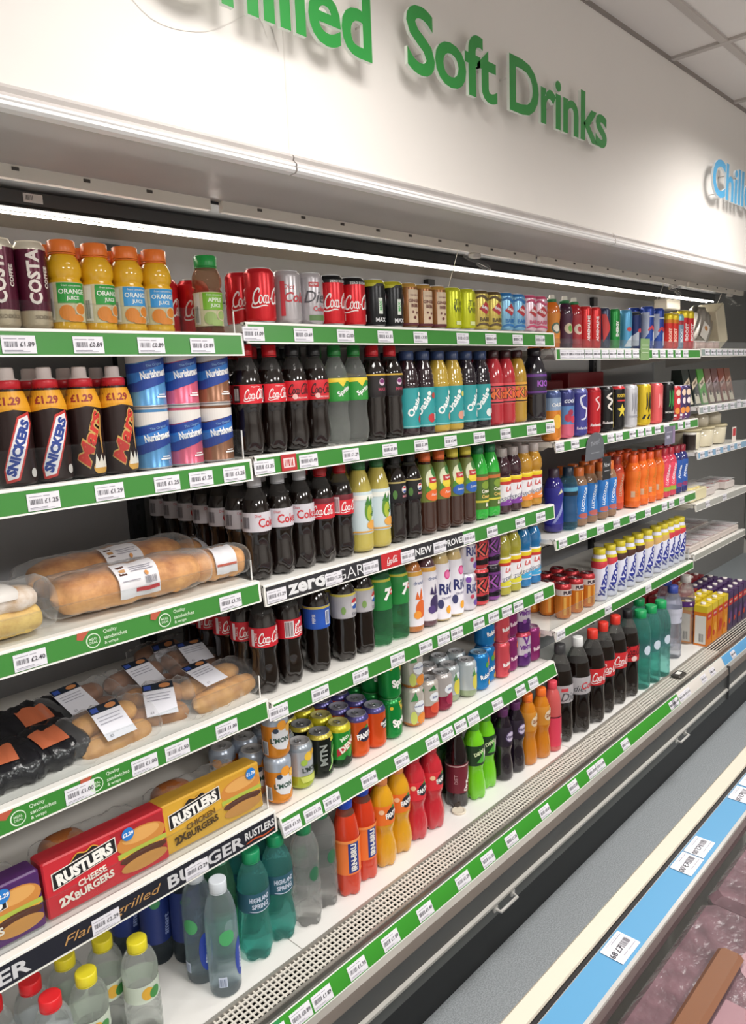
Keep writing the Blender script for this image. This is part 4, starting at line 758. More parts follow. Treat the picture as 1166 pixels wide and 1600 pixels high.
can('spr2', 'red fruit picture can', 'red fruit picture cans', .115, .033, [(0,'#b5382c:metal'),(.35,'#c9c2ba:metal')], [('e', .0, .008, .018, .014, '#dfe3ea:print'), ('e', .004, -.026, .020, .016, '#d04a2e:print'), ('p', [(-.02,.03),(-.004,.046),(.006,.028)], '#2f7a3f:print'), ('t', 'SAN', .007, 0, .008, '#3a4a86:print', {'b': .02})])
can('spp', 'dark pink fruit picture can', 'dark pink fruit picture cans', .115, .033, [(0,'#8e2443:metal'),(.4,'#b9b3b2:metal')], [('e', .0, .010, .018, .014, '#dfe3ea:print'), ('e', .004, -.022, .018, .018, '#9c2247:print'), ('t', 'SAN', .007, 0, .010, '#3a4a86:print', {'b': .02})])
can('spl', 'pale lemon fruit picture can', 'lemon fruit picture cans', .115, .033, [(0,'#9fae8e:metal'),(.2,'#bfc8cc:metal')], [('e', .004, -.010, .015, .026, '#d3c84a:print'), ('e', .004, .026, .014, .010, '#dfe3ea:print'), ('p', [(-.012,.01),(-.004,.04),(.004,.012)], '#4f8a4a:print')])
can('rbb', 'blue tropical drink can', 'blue tropical drink cans', .120, .0335, [(0,'#1f7fc4:metal')], [('t', 'Rubicon', .016, .004, -.012, W_, {'b': .04, 'rot': 12, 'w': .8}), ('e', .016, .030, .010, .014, '#c9703a:print'), ('e', .004, .022, .008, .010, '#4f9a3a:print'), ('e', .018, -.040, .010, .010, '#d9b03a:print')], rim='#8fb3cc:metal')
can('rbr', 'coral pink tropical drink can', 'coral tropical drink cans', .120, .0315, [(0,'#d9525c:metal')], [('t', 'Rubicon', .014, .004, -.012, W_, {'b': .04, 'rot': 10, 'w': .8}), ('e', .016, .030, .006, .014, '#6a2c4a:print'), ('e', .010, -.040, .010, .008, '#7a2c4a:print')], rim='#d89aa0:metal')
can('rbp', 'purple tropical drink can', 'purple tropical drink cans', .120, .0315, [(0,'#8a2a6a:metal')], [('t', 'Rubicon', .014, .004, -.012, '#e9d0dc:print', {'b': .04, 'rot': 10, 'w': .8}), ('e', .014, .030, .008, .012, '#d9703a:print')], rim='#a87a9a:metal')
can('vmc', 'white and violet can with berry picture', 'white and violet cans', .120, .0335, [(0,'#5a2a72:metal'),(.35,'#e2d9e4:metal'),(.88,'#c4445a:metal')], [('t', 'VIMTO', .016, .0, .010, '#6a2f86:print', {'b': .06, 'w': .85}), ('t', 'V', .03, -.002, .034, '#6a2f86:print', {'b': .04}), ('e', .008, -.016, .008, .008, '#4a2a62:print'), ('e', -.006, -.018, .007, .007, '#8a4aa0:print')], rim='#d0606a:metal')
# right bay
def sportcap(key, d, g, liq, lab, cap, nip, H_=.19, R_=.029, dec=()): bottle(key, d, g, H_, R_, 'sport', liq, cap, (.10,.66,lab), list(dec), capdome=.6, capz=.86, extra=(nip,), capr=.0165)
sportcap('fso', 'orange squash bottle, green white spout', 'spouted squash bottles', '#d5701e:juice', '#d5852e:print', '#1f7a44', '#e6e4da:gloss', .175, .028, [('e', .0, .0, .018, .018, '#4a6a5a:print'), ('e', .0, .0, .012, .012, '#d9d2c0:print')])
sportcap('fsp', 'purple squash bottle, green white spout', 'spouted squash bottles', '#3a1430:liquid', '#4a1f3c:print', '#1f7a44', '#e6e4da:gloss', .175, .028, [('e', .0, .0, .018, .018, '#c9b9a0:print'), ('e', .004, .0, .009, .011, '#5f9a3a:print')])
sportcap('fsr', 'red squash bottle, green white spout', 'spouted squash bottles', '#ad1e2a:juice', '#a82630:print', '#1f7a44', '#e6e4da:gloss', .175, .028, [('e', .0, .0, .018, .018, '#d9c3b0:print'), ('e', .004, .0, .010, .010, '#b5202c:print')])
def tall(key, d, g, cols, dec=(), H_=.148, R_=.0265, **k): can(key, d, g, H_, R_, cols, dec, **k)
tall('adr', 'red slim energy can, vertical white word', 'red slim energy cans', [(0,'#cf2a2c:metal')], [('t', 'ADRENALINE', .011, -.002, -.004, W_, {'rot': 90, 'b': .04})])
tall('adk', 'navy and red slim energy can', 'navy slim energy cans', [(0,'#3a4560:metal')], [('p', [(-.02,-.05),(.012,.0),(-.01,.05),(-.026,.05)], '#c43a3a:print')])
tall('grn', 'green slim energy can', 'green slim energy cans', [(0,'#22903f:metal')], [('t', 'ENERGY', .012, 0, .0, W_, {'rot': 90, 'b': .04}), ('r', .018, -.05, .026, .05, '#dfe6e0:print')])
tall('rbl', 'pale blue slim energy can', 'pale blue slim energy cans', [(0,'#5aa3cf:metal')], [('p', [(-.02,-.065),(.018,-.065),(.018,-.02),(-.006,-.04)], '#c9d2dc:print'), ('e', 0, .0, .011, .008, '#c43a3a:print')])
tall('rbd', 'dark blue slim energy can', 'dark blue slim energy cans', [(0,'#23356f:metal'),(.9,'#30353f:metal')], [('p', [(-.028,-.02),(.0,.0),(.0,-.06),(-.028,-.06)], '#b9bfcc:print'), ('e', .006, .0, .012, .008, '#c8424a:print')])
tall('rbt', 'tall blue and silver energy can', 'tall blue energy cans', [(0,'#2b4fa8:metal'),(.5,'#2746a0:metal')], [('p', [(-.05,-.07),(-.012,-.02),(-.012,.06),(-.05,.06)], '#b9c3da:print'), ('p', [(.006,-.02),(.04,.01),(.04,-.07),(.006,-.07)], '#c3cbdb:print'), ('l', [(-.016,-.012),(0,.002),(.010,-.006),(.022,.006)], .012, '#c83a44:print'), ('r', -.016, .04, .02, .046, '#c3cbdb:print')], .170, .0275)
tall('yrb', 'red yellow can with stacked lettering', 'red yellow topped cans', [(0,'#d8342e:metal'),(.72,'#d9842a:metal'),(.82,'#e8cc2a:metal')], [('t', 'BOOST', .014, -.006, -.016, '#f0c9b8:print', {'rot': 90, 'b': .05}), ('r', .020, -.06, .026, .03, '#e6e0e0:print')], .150, .0262)
tall('ybl', 'grey-blue can with pale blue top', 'grey-blue cans', [(0,'#7f9cb4:metal'),(.70,'#b0404a:metal'),(.82,'#86c3d6:metal')], [('t', 'BOOST', .014, 0, -.016, '#dfe8ee:print', {'rot': 90, 'b': .04})], .148, .0265)
tall('tlr', 'red and yellow tall can', 'red and yellow tall cans', [(0,'#c92a34:metal'),(.80,'#e0c82a:metal')], [('t', 'BOOST', .018, 0, -.010, '#e8d8d8:print', {'rot': 90, 'b': .04})], .168, .0275)
B5 = (.168, .0335)
def big(key, d, cols, dec): can(key, d, 'tall half-litre energy cans', B5[0], B5[1], cols, dec)
big('c1', 'orange can with blue shoulder and berries', [(0,'#e08a34:metal'),(.6,'#8fa6c4:metal'),(.85,'#4a5a8a:metal')], [('t', 'OASIS', .012, 0, .036, W_, {'b': .03, 'sh': .3}), ('e', .0, -.020, .018, .024, '#e6b23a:print')])
big('c2', 'blue and rose can with berry pile', [(0,'#d96a84:metal'),(.28,'#5f8cc4:metal'),(.66,'#3a3f7a:metal')], [('e', -.008, -.014, .014, .014, '#b52f4a:print'), ('e', .014, -.020, .013, .013, '#c43a52:print'), ('e', .002, .004, .011, .010, '#a02a48:print'), ('t', 'cool', .018, 0, .046, '#d8dcec:print', {'b': .03, 'sh': .3})])
big('c3', 'violet can with pale curling emblem', [(0,'#4a4a9a:metal'),(.9,'#6a6fae:metal')], [('l', [(.010,.06),(-.012,.05),(-.004,.02),(.014,.01),(.008,-.02),(-.010,-.026)], .008, '#d8d9ea:print'), ('t', 'Relentless', .009, 0, -.056, '#e0e0ee:print', {'b': .02})])
big('c4', 'red can with small white script', [(0,'#c4242e:metal'),(.9,'#a81f2a:metal')], [('t', 'Relentless', .010, 0, -.052, W_, {'b': .02, 'sh': .3}), ('l', [(.006,.05),(-.008,.04),(.008,.02),(-.004,.0)], .006, '#e8c9c9:print')])
big('c5', 'black can with white scribble emblem', [(0,'#17171a:metal')], [('l', [(.008,.06),(-.012,.045),(.010,.03),(-.008,.01),(.010,-.005)], .009, '#dcd8d0:print'), ('t', 'Relentless', .010, 0, -.05, W_, {'b': .02}), ('r', .020, -.07, .026, .06, '#b9a84a:print')])
big('c6', 'black can with yellow star', [(0,'#17171a:metal'),(.92,'#c92f34:metal')], [('p', [(0,.016),(.006,.0),(.022,-.004),(.008,-.014),(.012,-.034),(0,-.022),(-.012,-.034),(-.008,-.014),(-.022,-.004),(-.006,.0)], '#d8c43a:print'), ('t', 'ROCKSTAR', .012, 0, .046, '#d8b83a:print', {'b': .04, 'fit': .04}), ('r', -.02, .024, .02, .03, '#c92f34:print')])
big('c7', 'white can with faint grey clawed mark', [(0,'#c9c9cf:metal')], [('l', [(-.010,.05),(-.008,0),(-.012,-.02)], .005, '#8a8a92:print'), ('l', [(0,.052),(.001,0),(0,-.03)], .005, '#8a8a92:print'), ('l', [(.010,.05),(.008,0),(.012,-.02)], .005, '#8a8a92:print'), ('t', 'MONSTER', .008, 0, -.040, '#9a9aa2:print', {'b': .02})])
big('c8', 'yellow can with black hazard stripes', [(0,'#d3b62a:metal')], [('p', [(-.03,-.058),(-.02,-.058),(-.01,-.04),(-.02,-.04)], BK), ('p', [(-.008,-.058),(.002,-.058),(.012,-.04),(.002,-.04)], BK), ('p', [(.014,-.058),(.024,-.058),(.034,-.04),(.024,-.04)], BK), ('l', [(-.010,.05),(-.008,0),(-.012,-.02)], .006, BK), ('l', [(0,.052),(.001,0),(0,-.03)], .006, BK), ('l', [(.010,.05),(.008,0),(.012,-.02)], .006, BK)])
big('c9', 'coral pink half-litre can', [(0,'#dd5f62:metal')], [('l', [(-.008,.04),(-.006,0),(-.010,-.02)], .005, '#e8a0a0:print'), ('l', [(.006,.04),(.006,0),(.008,-.02)], .005, '#e8a0a0:print')])
big('c10', 'black can with green clawed mark', [(0,'#15171a:metal')], [('l', [(-.010,.05),(-.008,0),(-.012,-.02)], .005, '#3f9a4a:print'), ('l', [(0,.052),(.001,0),(0,-.03)], .005, '#3f9a4a:print'), ('l', [(.010,.05),(.008,0),(.012,-.02)], .005, '#3f9a4a:print'), ('t', 'MONSTER', .009, 0, -.044, '#c9ccc9:print', {'b': .03})])
def tri(key, d, c, c2): can(key, d, 'tall patterned cans', .150, .028, [(0, c2), (.3, c)], [('e', 0, .044, .012, .014, '#e2c8b0:print'), ('e', .002, .008, .010, .014, '#e8d8d8:print'), ('e', -.004, -.034, .012, .014, '#d98a3a:print'), ('r', -.02, -.07, -.008, -.05, '#e6e6e6:print')])
tri('t1', 'red patterned tall can', '#c93238:metal', '#b5303a:metal'); tri('t2', 'violet patterned tall can', '#4a3a6a:metal', '#7a4a7a:metal'); tri('t3', 'dark violet patterned tall can', '#3d3358:metal', '#5a3f72:metal')
def luc(key, d, g, liq, lab, cap, dec=(), H_=.215, R_=.032): bottle(key, d, g, H_, R_, 'sport', liq, cap, (.13,.70,lab), list(dec), capz=.84, capr=.019)
LT = lambda t, c='#e9edf4:print', h=.013: [('t', t, h, .0, .010, c, {'rot': 80, 'b': .03, 'sh': .2})]
luc('lub', 'blue sport bottle with orange cap', 'blue sport bottles', '#8a6a52:juice', '#2a78c4:print', '#cf6a2c', LT('LUCOZADE')+[('e', 0, -.050, .022, .010, '#b5605a:print')])
luc('luo', 'bright orange sport bottle', 'bright orange sport bottles', '#d9641e:juice', '#e5701f:print', '#d8531f', LT('LUCOZADE', '#c9782a:print', .015)+[('r', -.03, -.045, -.014, -.02, '#c9a98a:print')])
luc('lur', 'orange red sport bottle', 'orange red sport bottles', '#b8402a:juice', '#c94f2e:print', '#9c3320', LT('LUCOZADE', '#b9a08a:print'))
luc('lup', 'pink sport bottle with green foot', 'pink sport bottles', '#c43a52:juice', '#dd4660:print', '#a82434', LT('LUCOZADE')+[('r', -.11, -.062, .11, -.044, '#8fae3a:print')])
luc('lux', 'deep blue sport bottle with red cap', 'deep blue sport bottles', '#2b2f6a:juice', '#2a56a4:print', '#8c2030', LT('POWER')+[('e', 0, -.05, .018, .010, '#8a3a6a:print')])
luc('pwb', 'clear blue bottle with dark cap', 'clear blue bottles', '#1f6fa8:tint', '#1b4a74:print', '#16283c', [('r', -.11, .046, .11, .060, '#5aa3bf:print'), ('r', -.11, .030, .11, .044, '#14222c:print')], .225, .034)
luc('vio', 'indigo sport bottle with cream flash', 'indigo sport bottles', '#2a2378:juice', '#2b2a8a:print', '#3a2a3a', [('p', [(-.01,.04),(.004,.062),(.022,.03),(.012,.05)], '#d8d0a8:print'), ('p', [(-.03,-.06),(.02,.02),(.03,.01),(-.02,-.06)], '#8a90c4:print')], .225, .034)
can('pur', 'orange can with dark red top band', 'orange cans with red tops', .130, .0300, [(0,'#d9802c:metal'),(.84,'#b5343a:metal')], [('r', -.10, .022, .10, .044, '#cfc0bc:print'), ('t', 'PURE', .014, 0, .033, '#3a2a34:print', {'b': .06}), ('r', -.02, -.05, -.010, .018, '#d9a04a:print'), ('r', .004, -.05, .010, .018, '#e8a84a:print')], rim='#5a2228:metal')
def yaz(key, d, band): bottle(key, d, 'milkshake bottles', .205, .031, 'fridge', '#dcdcee', '#dccb33', (.04,.82,'#dfe0f0:print'), [('p', [(-.11,.045),(-.02,.040),(.02,.054),(.11,.050),(.11,.09),(-.11,.09)], band), ('t', 'YAZOO', .028, .0, -.012, '#2c3690:print', {'rot': 74, 'b': .06, 'sh': .2}), ('r', -.11, .069, .11, .09, '#d8c830:print')], capr=.023, name='milkshake_bottle')
yaz('yzr', 'milkshake bottle with red band', '#c83a48:print'); yaz('yzc', 'milkshake bottle with brown band', '#4a2a24:print'); yaz('yzb', 'milkshake bottle with tan band', '#d0a86a:print')
# base deck
bottle('rcap', 'clear bottle with red cap', 'clear red cap bottles', .21, .034, 'water', '#b9c4c4:tint', '#d8252b', (.42,.60,'#d9dde0:print'), [], capr=.0195)
bottle('ycap', 'clear bottle with yellow cap', 'clear yellow cap bottles', .21, .036, 'water', '#b9c4bc:tint', '#d9cb2c', (.42,.60,'#c4cfc0:print'), [('e', 0, 0, .012, .014, '#d9a83a:print'), ('e', .016, -.004, .012, .012, '#3f8a44:print')], capr=.0195)
bottle('smart', 'clear still water bottle, pale cap', 'clear still water bottles', .262, .0345, 'smooth', '#8fa6b4:tint', '#c9cfd6', (.10,.72,'#8fa9bd:clear'), [('e', -.006, .036, .017, .018, '#4fa86a:print'), ('e', .026, -.026, .016, .046, '#1f3fa4:print'), ('t', 'smart', .014, .029, -.030, '#dfe6f4:print', {'rot': 84, 'b': .03}), ('r', -.030, -.078, -.012, -.054, '#c9d3e6:print'), ('bars', -.029, -.076, -.013, -.058, 8, '#5a6a90:print')], name='water_bottle')
bottle('smartd', 'shaded still water bottle with blue label', 'blue label water bottles', .255, .034, 'smooth', '#1f2b36:tint', '#2a3a2c', (.22,.70,'#22357a:print'), [('t', 'smart', .014, .010, -.02, '#9fb0e0:print', {'rot': 84, 'b': .03}), ('e', -.014, .040, .012, .012, '#3f8a5a:print')], name='water_bottle')
bottle('glassg', 'green mineral water bottle, white foil neck', 'green mineral water bottles', .28, .033, 'slope', '#1f7a42:tint', '#b9bfc4', (.16,.44,'#4aa070:print'), [('e', 0, .0, .016, .026, '#cfe0d6:print')], capr=.018, capz=.86, name='water_bottle')
bottle('high', 'teal spring water bottle', 'teal spring water bottles', .262, .0375, 'waist', '#1f9a86:tint', '#1c8a5a', (.48,.66,'#2a5a6e:print'), [('t', 'HIGHLAND', .012, 0, .008, '#cfd8ea:print', {'b': .03, 'fit': .050}), ('t', 'SPRING', .012, 0, -.008, '#cfd8ea:print', {'b': .03, 'fit': .040}), ('l', [(-.026,-.018),(0,-.022),(.026,-.018)], .002, '#cfd8ea:print')], name='water_bottle', tw=.012, feet=5)
bottle('bux', 'clear ribbed water bottle, green cap', 'clear ribbed water bottles', .262, .036, 'water', '#c9cbc9:tint', '#22794c', (.44,.62,'#5f8276:clear'), [('e', .004, 0, .014, .018, '#2f6a4c:print')], name='water_bottle', tw=.02, feet=5)
def irn(key, d, cap): bottle(key, d, 'bright orange soda bottles', .262, .035, 'slope', '#c8381a:juice', cap, (.24,.60,'#ee7a35:print'), [('r', -.014, -.042, .016, .042, '#243a86:print'), ('t', 'IRN-BRU', .017, .001, 0, '#e9e6e0:print', {'rot': 90, 'b': .05, 'fit': .074}), ('r', -.11, .040, .11, .0471, '#f0924f:print')], feet=5, fill=.84, above='#b85a3a:tint')
irn('irn', 'orange soda bottle, blue upright panel', '#2246b0')
def fan(key, d, liq, lab, cap, g, H_=.258): bottle(key, d, g, H_, .036, 'spiral', liq, cap, (.49,.70,lab), [('e', .006, .002, .019, .018, '#24232e:print'), ('t', 'FANTA', .015, .006, .001, W_, {'b': .06, 'w': .7, 'rot': 8}), ('p', [(.0,.019),(.012,.027),(.016,.018)], '#3f8a3a:print'), ('e', -.026, .012, .008, .007, '#f0c9a0:print')], feet=5, tw=.03)
fan('fano', 'yellow-orange waisted soda bottle', '#d69a1e:juice', '#e8742a:print', '#dd8a52', 'waisted orange soda bottles')
fan('fanr', 'red waisted soda bottle', '#c02a36:juice', '#d8303c:print', '#b5303a', 'waisted red soda bottles')
bottle('drg', 'dark green soda bottle', 'dark green soda bottles', .25, .034, 'slope', '#153a1c:liquid', '#143a1c', (.45,.62,'#1f4a24:print'), [('e', 0, 0, .012, .012, '#4a8a3a:print')], feet=5)
bottle('drp', 'dark soda bottle with maroon label', 'maroon label soda bottles', .252, .035, 'slope', '#1c0f12:liquid', '#241013', (.20,.57,'#6e1a2c:print'), [('t', 'Dr Pepper', .017, .014, -.004, '#ece4e4:print', {'rot': 72, 'b': .06, 'fit': .080}), ('l', [(.0,-.034),(.022,.03)], .003, '#ece4e4:print'), ('r', -.11, .040, .11, .044, '#c9a9a9:print'), ('t', 'DIET', .010, -.030, 0, '#caa0a6:print', {'rot': 90})], feet=5)
bottle('mdw', 'bright lime green soda bottle', 'lime green soda bottles', .25, .0345, 'waist', '#6fc41e:juice', '#4a9a2c', (.46,.72,'#1d3a1f:print'), [('p', [(-.02,-.022),(.0,.0),(-.012,.024),(.014,.004),(.012,-.024)], '#4fa83a:print'), ('p', [(.008,-.026),(.016,-.006),(.030,.004),(.018,.010),(.026,.024),(.008,.012)], '#e3e8d8:print'), ('t', 'DEW', .012, -.010, .010, '#d8e8b8:print', {'b': .05, 'rot': 20})], feet=5)
bottle('vim', 'dark purple soda bottle, oval badge', 'dark purple soda bottles', .24, .0325, 'waist', '#180f1c:liquid', '#5a2a5a', (.50,.76,'#241a2a:print'), [('e', .002, .0, .020, .018, '#6a5a84:print'), ('e', .002, .0, .017, .015, '#c9bfd6:print'), ('t', 'Vimto', .011, .002, 0, '#3c2458:print', {'b': .03})])
bottle('ors', 'amber soda bottle, orange cap, round badge', 'amber soda bottles', .245, .0325, 'waist', '#c4781a:juice', '#e8702a', (.50,.76,'#c8862e:print'), [('e', .002, .0, .019, .018, '#d9c3a6:print'), ('t', 'Zeo', .012, .002, 0, '#8a4a1a:print', {'b': .03}), ('e', .012, .020, .006, .006, '#dfe0c0:print')])
bottle('pnk', 'slender pink drink bottle', 'slender pink bottles', .25, .031, 'smooth', '#c85a5a:juice', '#d84a5a', (.08,.52,'#d8405a:print'), [('r', -.11, .050, .11, .0545, '#4a1a24:print'), ('r', .004, -.030, .018, -.014, '#e8c9c9:print')])
def two(key, d, cap, lab, dec, R_=.0475): bottle(key, d, 'large cola bottles on the deck', .355, R_, 'two', COLA, cap, (.43,.61,lab), dec, fill=.72, above='#55504c:tint', feet=5, name='large_drink_bottle')
two('d2n', 'large cola bottle, grey label dark word', '#3a3a3c', '#aeaaae:print', [('r', -.030, .010, -.004, .022, '#c8404a:print'), ('t', 'Diet', .030, .008, -.010, '#3f3e44:print', {'sh': .3})])
two('d2', 'large cola bottle, grey label, pale cap', '#d9d9d9', '#b3afb3:print', [('t', 'diet', .022, -.022, -.010, '#3a3a40:print', {'sh': .3}), ('t', 'Coke', .026, .018, .0, '#c9404a:print', {'b': .02, 'sh': .2})])
two('c2', 'large cola bottle, red label, red cap', '#d8382c', '#cc2a30:print', [('cc', .034, .006, 0, W_)]); 
two('c2k', 'large cola bottle, red label, black cap', '#1f1f22', '#c4242c:print', [('cc', .036, .0, .012, '#3a1014:print'), ('e', -.008, -.020, .013, .011, '#e9c9c4:print')])
K['e2'] = K.pop('c2')
big('c2', 'blue and rose can with berry pile', [(0,'#d96a84:metal'),(.28,'#5f8cc4:metal'),(.66,'#3a3f7a:metal')], [('e', -.008, -.014, .014, .014, '#b52f4a:print'), ('e', .014, -.020, .013, .013, '#c43a52:print'), ('e', .002, .004, .011, .010, '#a02a48:print'), ('t', 'cool', .018, 0, .046, '#d8dcec:print', {'b': .03, 'sh': .3})])
bottle('tl2', 'large teal water bottle', 'large teal water bottles', .33, .043, 'water', '#2aa08a:tint', '#1f9a5a', (.42,.60,'#3f8a9a:tint'), [('e', 0, 0, .018, .02, '#d0dcea:print')], name='large_water_bottle')
bottle('cl2', 'large clear water bottle, white label', 'large clear water bottles', .335, .042, 'water', '#a9b0c8:tint', '#3a4a9a', (.50,.70,'#c4c4d4:print'), [('e', .014, -.012, .006, .006, '#3a3a4a:print')], name='large_water_bottle')
bottle('cl3', 'large clear water bottle, purple label band', 'clear purple band bottles', .33, .044, 'smooth', '#c4c0bc:tint', '#c9c4c0', (.56,.64,'#4a2468:print'), [('e', -.012, 0, .006, .006, '#d9c9e0:print')], name='large_water_bottle')
# cartons
def carton(key, d, body, top, dec, w=.060, dp=.060, h=.195, pan='#d8372c'):
    m = MB(); m.box((-w/2, -dp/2, 0), (w/2, dp/2, h), body+':gloss')
    m.box((-w/2-.0003, -dp/2-.0003, h*.84), (w/2+.0003, dp/2+.0003, h+.0003), top+':gloss')
    m.decals([shift(x, h/2) for x in dec], lambda s, z, o: (s, -dp/2-o, z), 0)
    m.decals([shift(x, h/2) for x in [('r', -dp*.42, -h*.45, dp*.42, h*.25, '#dcd9d2:print'), ('bars', -dp*.1, -h*.4, dp*.25, -h*.2, 9, '#44444a:print')]], lambda s, z, o: (-w/2-o, -s, z), 0)
    parts = [('carton_body', m.mesh('carton_body'))]
    m = MB(); m.lathe([(.012, h), (.012, h+.009), (.010, h+.010)], '#efe9e4:gloss', 14); parts.append(('cap', m.mesh('cap')))
    K[key] = dict(name='juice_carton', parts=parts, desc=d, cat='carton', group='juice cartons on the far deck', R=w/2, H=h)
def fruit(c): return [('r', -.028, .030, .028, .062, '#c9342c:print'), ('t', 'FRUIT', .010, 0, .046, '#f0d8c0:print', {'b': .04}), ('e', .004, -.03, .02, .03, c), ('e', -.012, -.05, .012, .014, '#c8452c:print')]
carton('ct1', 'orange juice carton with yellow top', '#df8a1f', '#e0c42a', fruit('#eaa63a:print')); carton('ct2', 'amber juice carton, red fruit picture', '#d9791f', '#d8be2a', fruit('#c4402c:print'))
carton('ct3', 'purple juice carton', '#4a3a5a', '#4a2f5e', fruit('#6a4a7a:print')); carton('ct4', 'red juice carton', '#a8322f', '#a02c34', fruit('#c4505a:print'))
# ---------------------------------------------------------------- putting things on shelves
ORD = ['first', 'second', 'third', 'fourth', 'fifth', 'sixth', 'seventh', 'eighth', 'ninth', 'tenth', 'eleventh', 'twelfth', 'thirteenth', 'fourteenth']
def spawn(key, x, y, z, rz, label, group):
    k = K[key]; t = empty(k['name'], (x, y, z), math.radians(rz), label, k['cat'], group)
    for nm, me in k['parts']:
        o = bpy.data.objects.new(nm, me); col.objects.link(o); o.parent = t
    return t
rj = random.Random(11)
def fill(where, z, items, bounds=(-.3, 4.2)):
    """items: (kind, x, y, depth rows, row step, turn, stack); labels say which one of its kind, counted from the left"""
    # things that would touch are nudged apart
    inst = [[it[1], it[2]+d*it[4], K[it[0]]['R']+.0006, it, d] for it in items for d in range(it[3])]; xlo, xhi = bounds
    for _ in range(80):
        for i in range(len(inst)):
            a = inst[i]
            for j in range(i+1, len(inst)):
                b = inst[j]; dx, dy = b[0]-a[0], b[1]-a[1]; r = a[2]+b[2]
                if abs(dx) >= r or abs(dy) >= r: continue
                l = math.hypot(dx, dy)
                if l < r:
                    if abs(dy) > .8*r: (b if dy > 0 else a)[1] += (r-l)*.5
                    else:
                        need = math.sqrt(max(r*r-dy*dy, 0))-abs(dx); sg = 1 if dx >= 0 else -1
                        a[0] -= sg*need*.5; b[0] += sg*need*.5
            a[0] = min(max(a[0], xlo+a[2]), xhi-a[2]); a[1] = min(a[1], 1.775-a[2])
    where_ = {(id(q[3]), q[4]): (q[0], q[1]) for q in inst}
    by = {}
    for it in items: by.setdefault(K[it[0]]['desc'], []).append(it)
    for desc, its in by.items():
        its.sort(key=lambda i: (i[1], i[2])); n = len(its)
        for i, (key, x, y, dep, step, turn, stk) in enumerate(its):
            k = K[key]; pos = '' if n == 1 else ('left one' if n == 2 and i == 0 else 'right one' if n == 2 else ORD[i]+' from left')
            for d in range(dep):
                for s in range(stk):
                    w = [desc]
                    if pos: w.append(pos)
                    if stk > 1: w.append('upper' if s == stk-1 else 'lower')
                    if dep > 1: w.append('in front' if d == 0 else f'{ORD[d]} row back')
                    lab = ', '.join(w)+', '+where
                    spawn(key, *where_[(id(its[i]), d)], z+s*k['H']+(.0006*s), turn+(-5 if x < 2.2 else -20)+rj.uniform(-4, 4), lab, k['group']+' on the '+where)
def row(where, sk, y, lst):
    """lst: (kind, u[, options]) - u is the column of the photo where the thing's base stands"""
    z = SH[sk][2]; its = []
    for e in lst:
        key, u = e[:2]; o = e[2] if len(e) > 2 else {}; yy = y+o.get('dy', 0)
        its.append((key, at_x(u, yy, z), yy, o.get('n', 1), o.get('st', 2.08*K[key]['R']), o.get('a', 0), o.get('s', 1)))
    fill(where, z, its, SH[sk][:2] if sk not in ('11', '23', '24', '25') else (SH[sk][0]-.4, SH[sk][1]))
D2 = {'n': 2}; D3 = {'n': 3}
row('left-bay top shelf', '11', YF+.055, [('costa', 12, {'a': -12, 'n': 2}), ('costa', 60, {'a': -8, 'n': 2}), ('ojg', 106, {'n': 2, 'a': -6}), ('ojg', 158, {'n': 2, 'a': 14}), ('ojb', 207, {'n': 2, 'a': 0}), ('ojb', 249, {'n': 2, 'a': -4}), ('apj', 329, {'a': -4}), ('canr', 345, {'dy': .085}), ('canr', 370, {'dy': .07}), ('canr', 275, {'dy': .17}), ('canr', 300, {'dy': .14})])
row('middle-bay top shelf', '21', YF+.045, [('canr', 409, {'n': 2, 'a': 0}), ('cans', 452, D2), ('cand', 484, D2), ('canz', 518, {'n': 2, 'a': 6}), ('canz', 552, {'n': 2, 'a': -4}), ('canl', 585, D2), ('canl', 613, D2), ('cang', 640, D2), ('cang', 662, D2), ('cang', 683, D2), ('cany', 706, D2), ('cany', 728, D2), ('bary', 751, D2), ('bary', 773, D2), ('barb', 791, {'n': 2}), ('barb', 808, {'n': 2}), ('barp', 826, D2), ('barp', 845, D2)])
row('right-bay top shelf', '31', YF+.05, [('fso', 862, D2), ('fsp', 882, D2), ('fsr', 897, {'dy': .01}), ('adr', 912, D2), ('adr', 927, D2), ('adk', 942, D2), ('grn', 957, D2), ('rbl', 976, D2), ('rbd', 992, {'n': 2, 'dy': .03}), ('rbt', 1009, D2), ('rbt', 1026, {'n': 2, 'dy': .02}), ('yrb', 1042, D2), ('yrb', 1055, D2), ('ybl', 1070, D2), ('tlr', 1084, D2), ('tlr', 1097, {'n': 1})])
row('left-bay second shelf', '12', YF+.055, [('snk', 33, {'a': -9, 'n': 2}), ('snk', 88, {'a': -5, 'n': 2}), ('mrs', 141, {'a': -9, 'n': 2}), ('mrs', 189, {'a': -5, 'n': 2}), ('nrb', 237, {'s': 2, 'a': -8}), ('nrp', 291, {'s': 2, 'a': -6}), ('nrc', 340, {'s': 2, 'a': -6})])
row('middle-bay second shelf', '22', YF+.05, [('coke', 401, {'n': 3, 'a': 2}), ('coke', 437, {'n': 3, 'a': 4}), ('coke0', 470, {'n': 3, 'a': -8}), ('coke0', 501, {'n': 3, 'a': -2}), ('sprite', 532, {'n': 2}), ('sprite', 558, {'n': 2, 'a': 4}), ('pepchy', 583, D2), ('pepchy', 610, D2), ('oas1', 634, D2), ('oas1', 659, {'n': 2, 'a': -34}), ('oas2', 682, {'n': 2, 'a': -4}), ('oas2', 706, {'n': 2, 'a': -34}), ('oas3', 729, {'n': 2}), ('oas3', 751, {'n': 2, 'a': -30}), ('kickr', 771, D2), ('kickr', 790, D2), ('kicky', 808, D2), ('emg', 835, {'a': 6})])
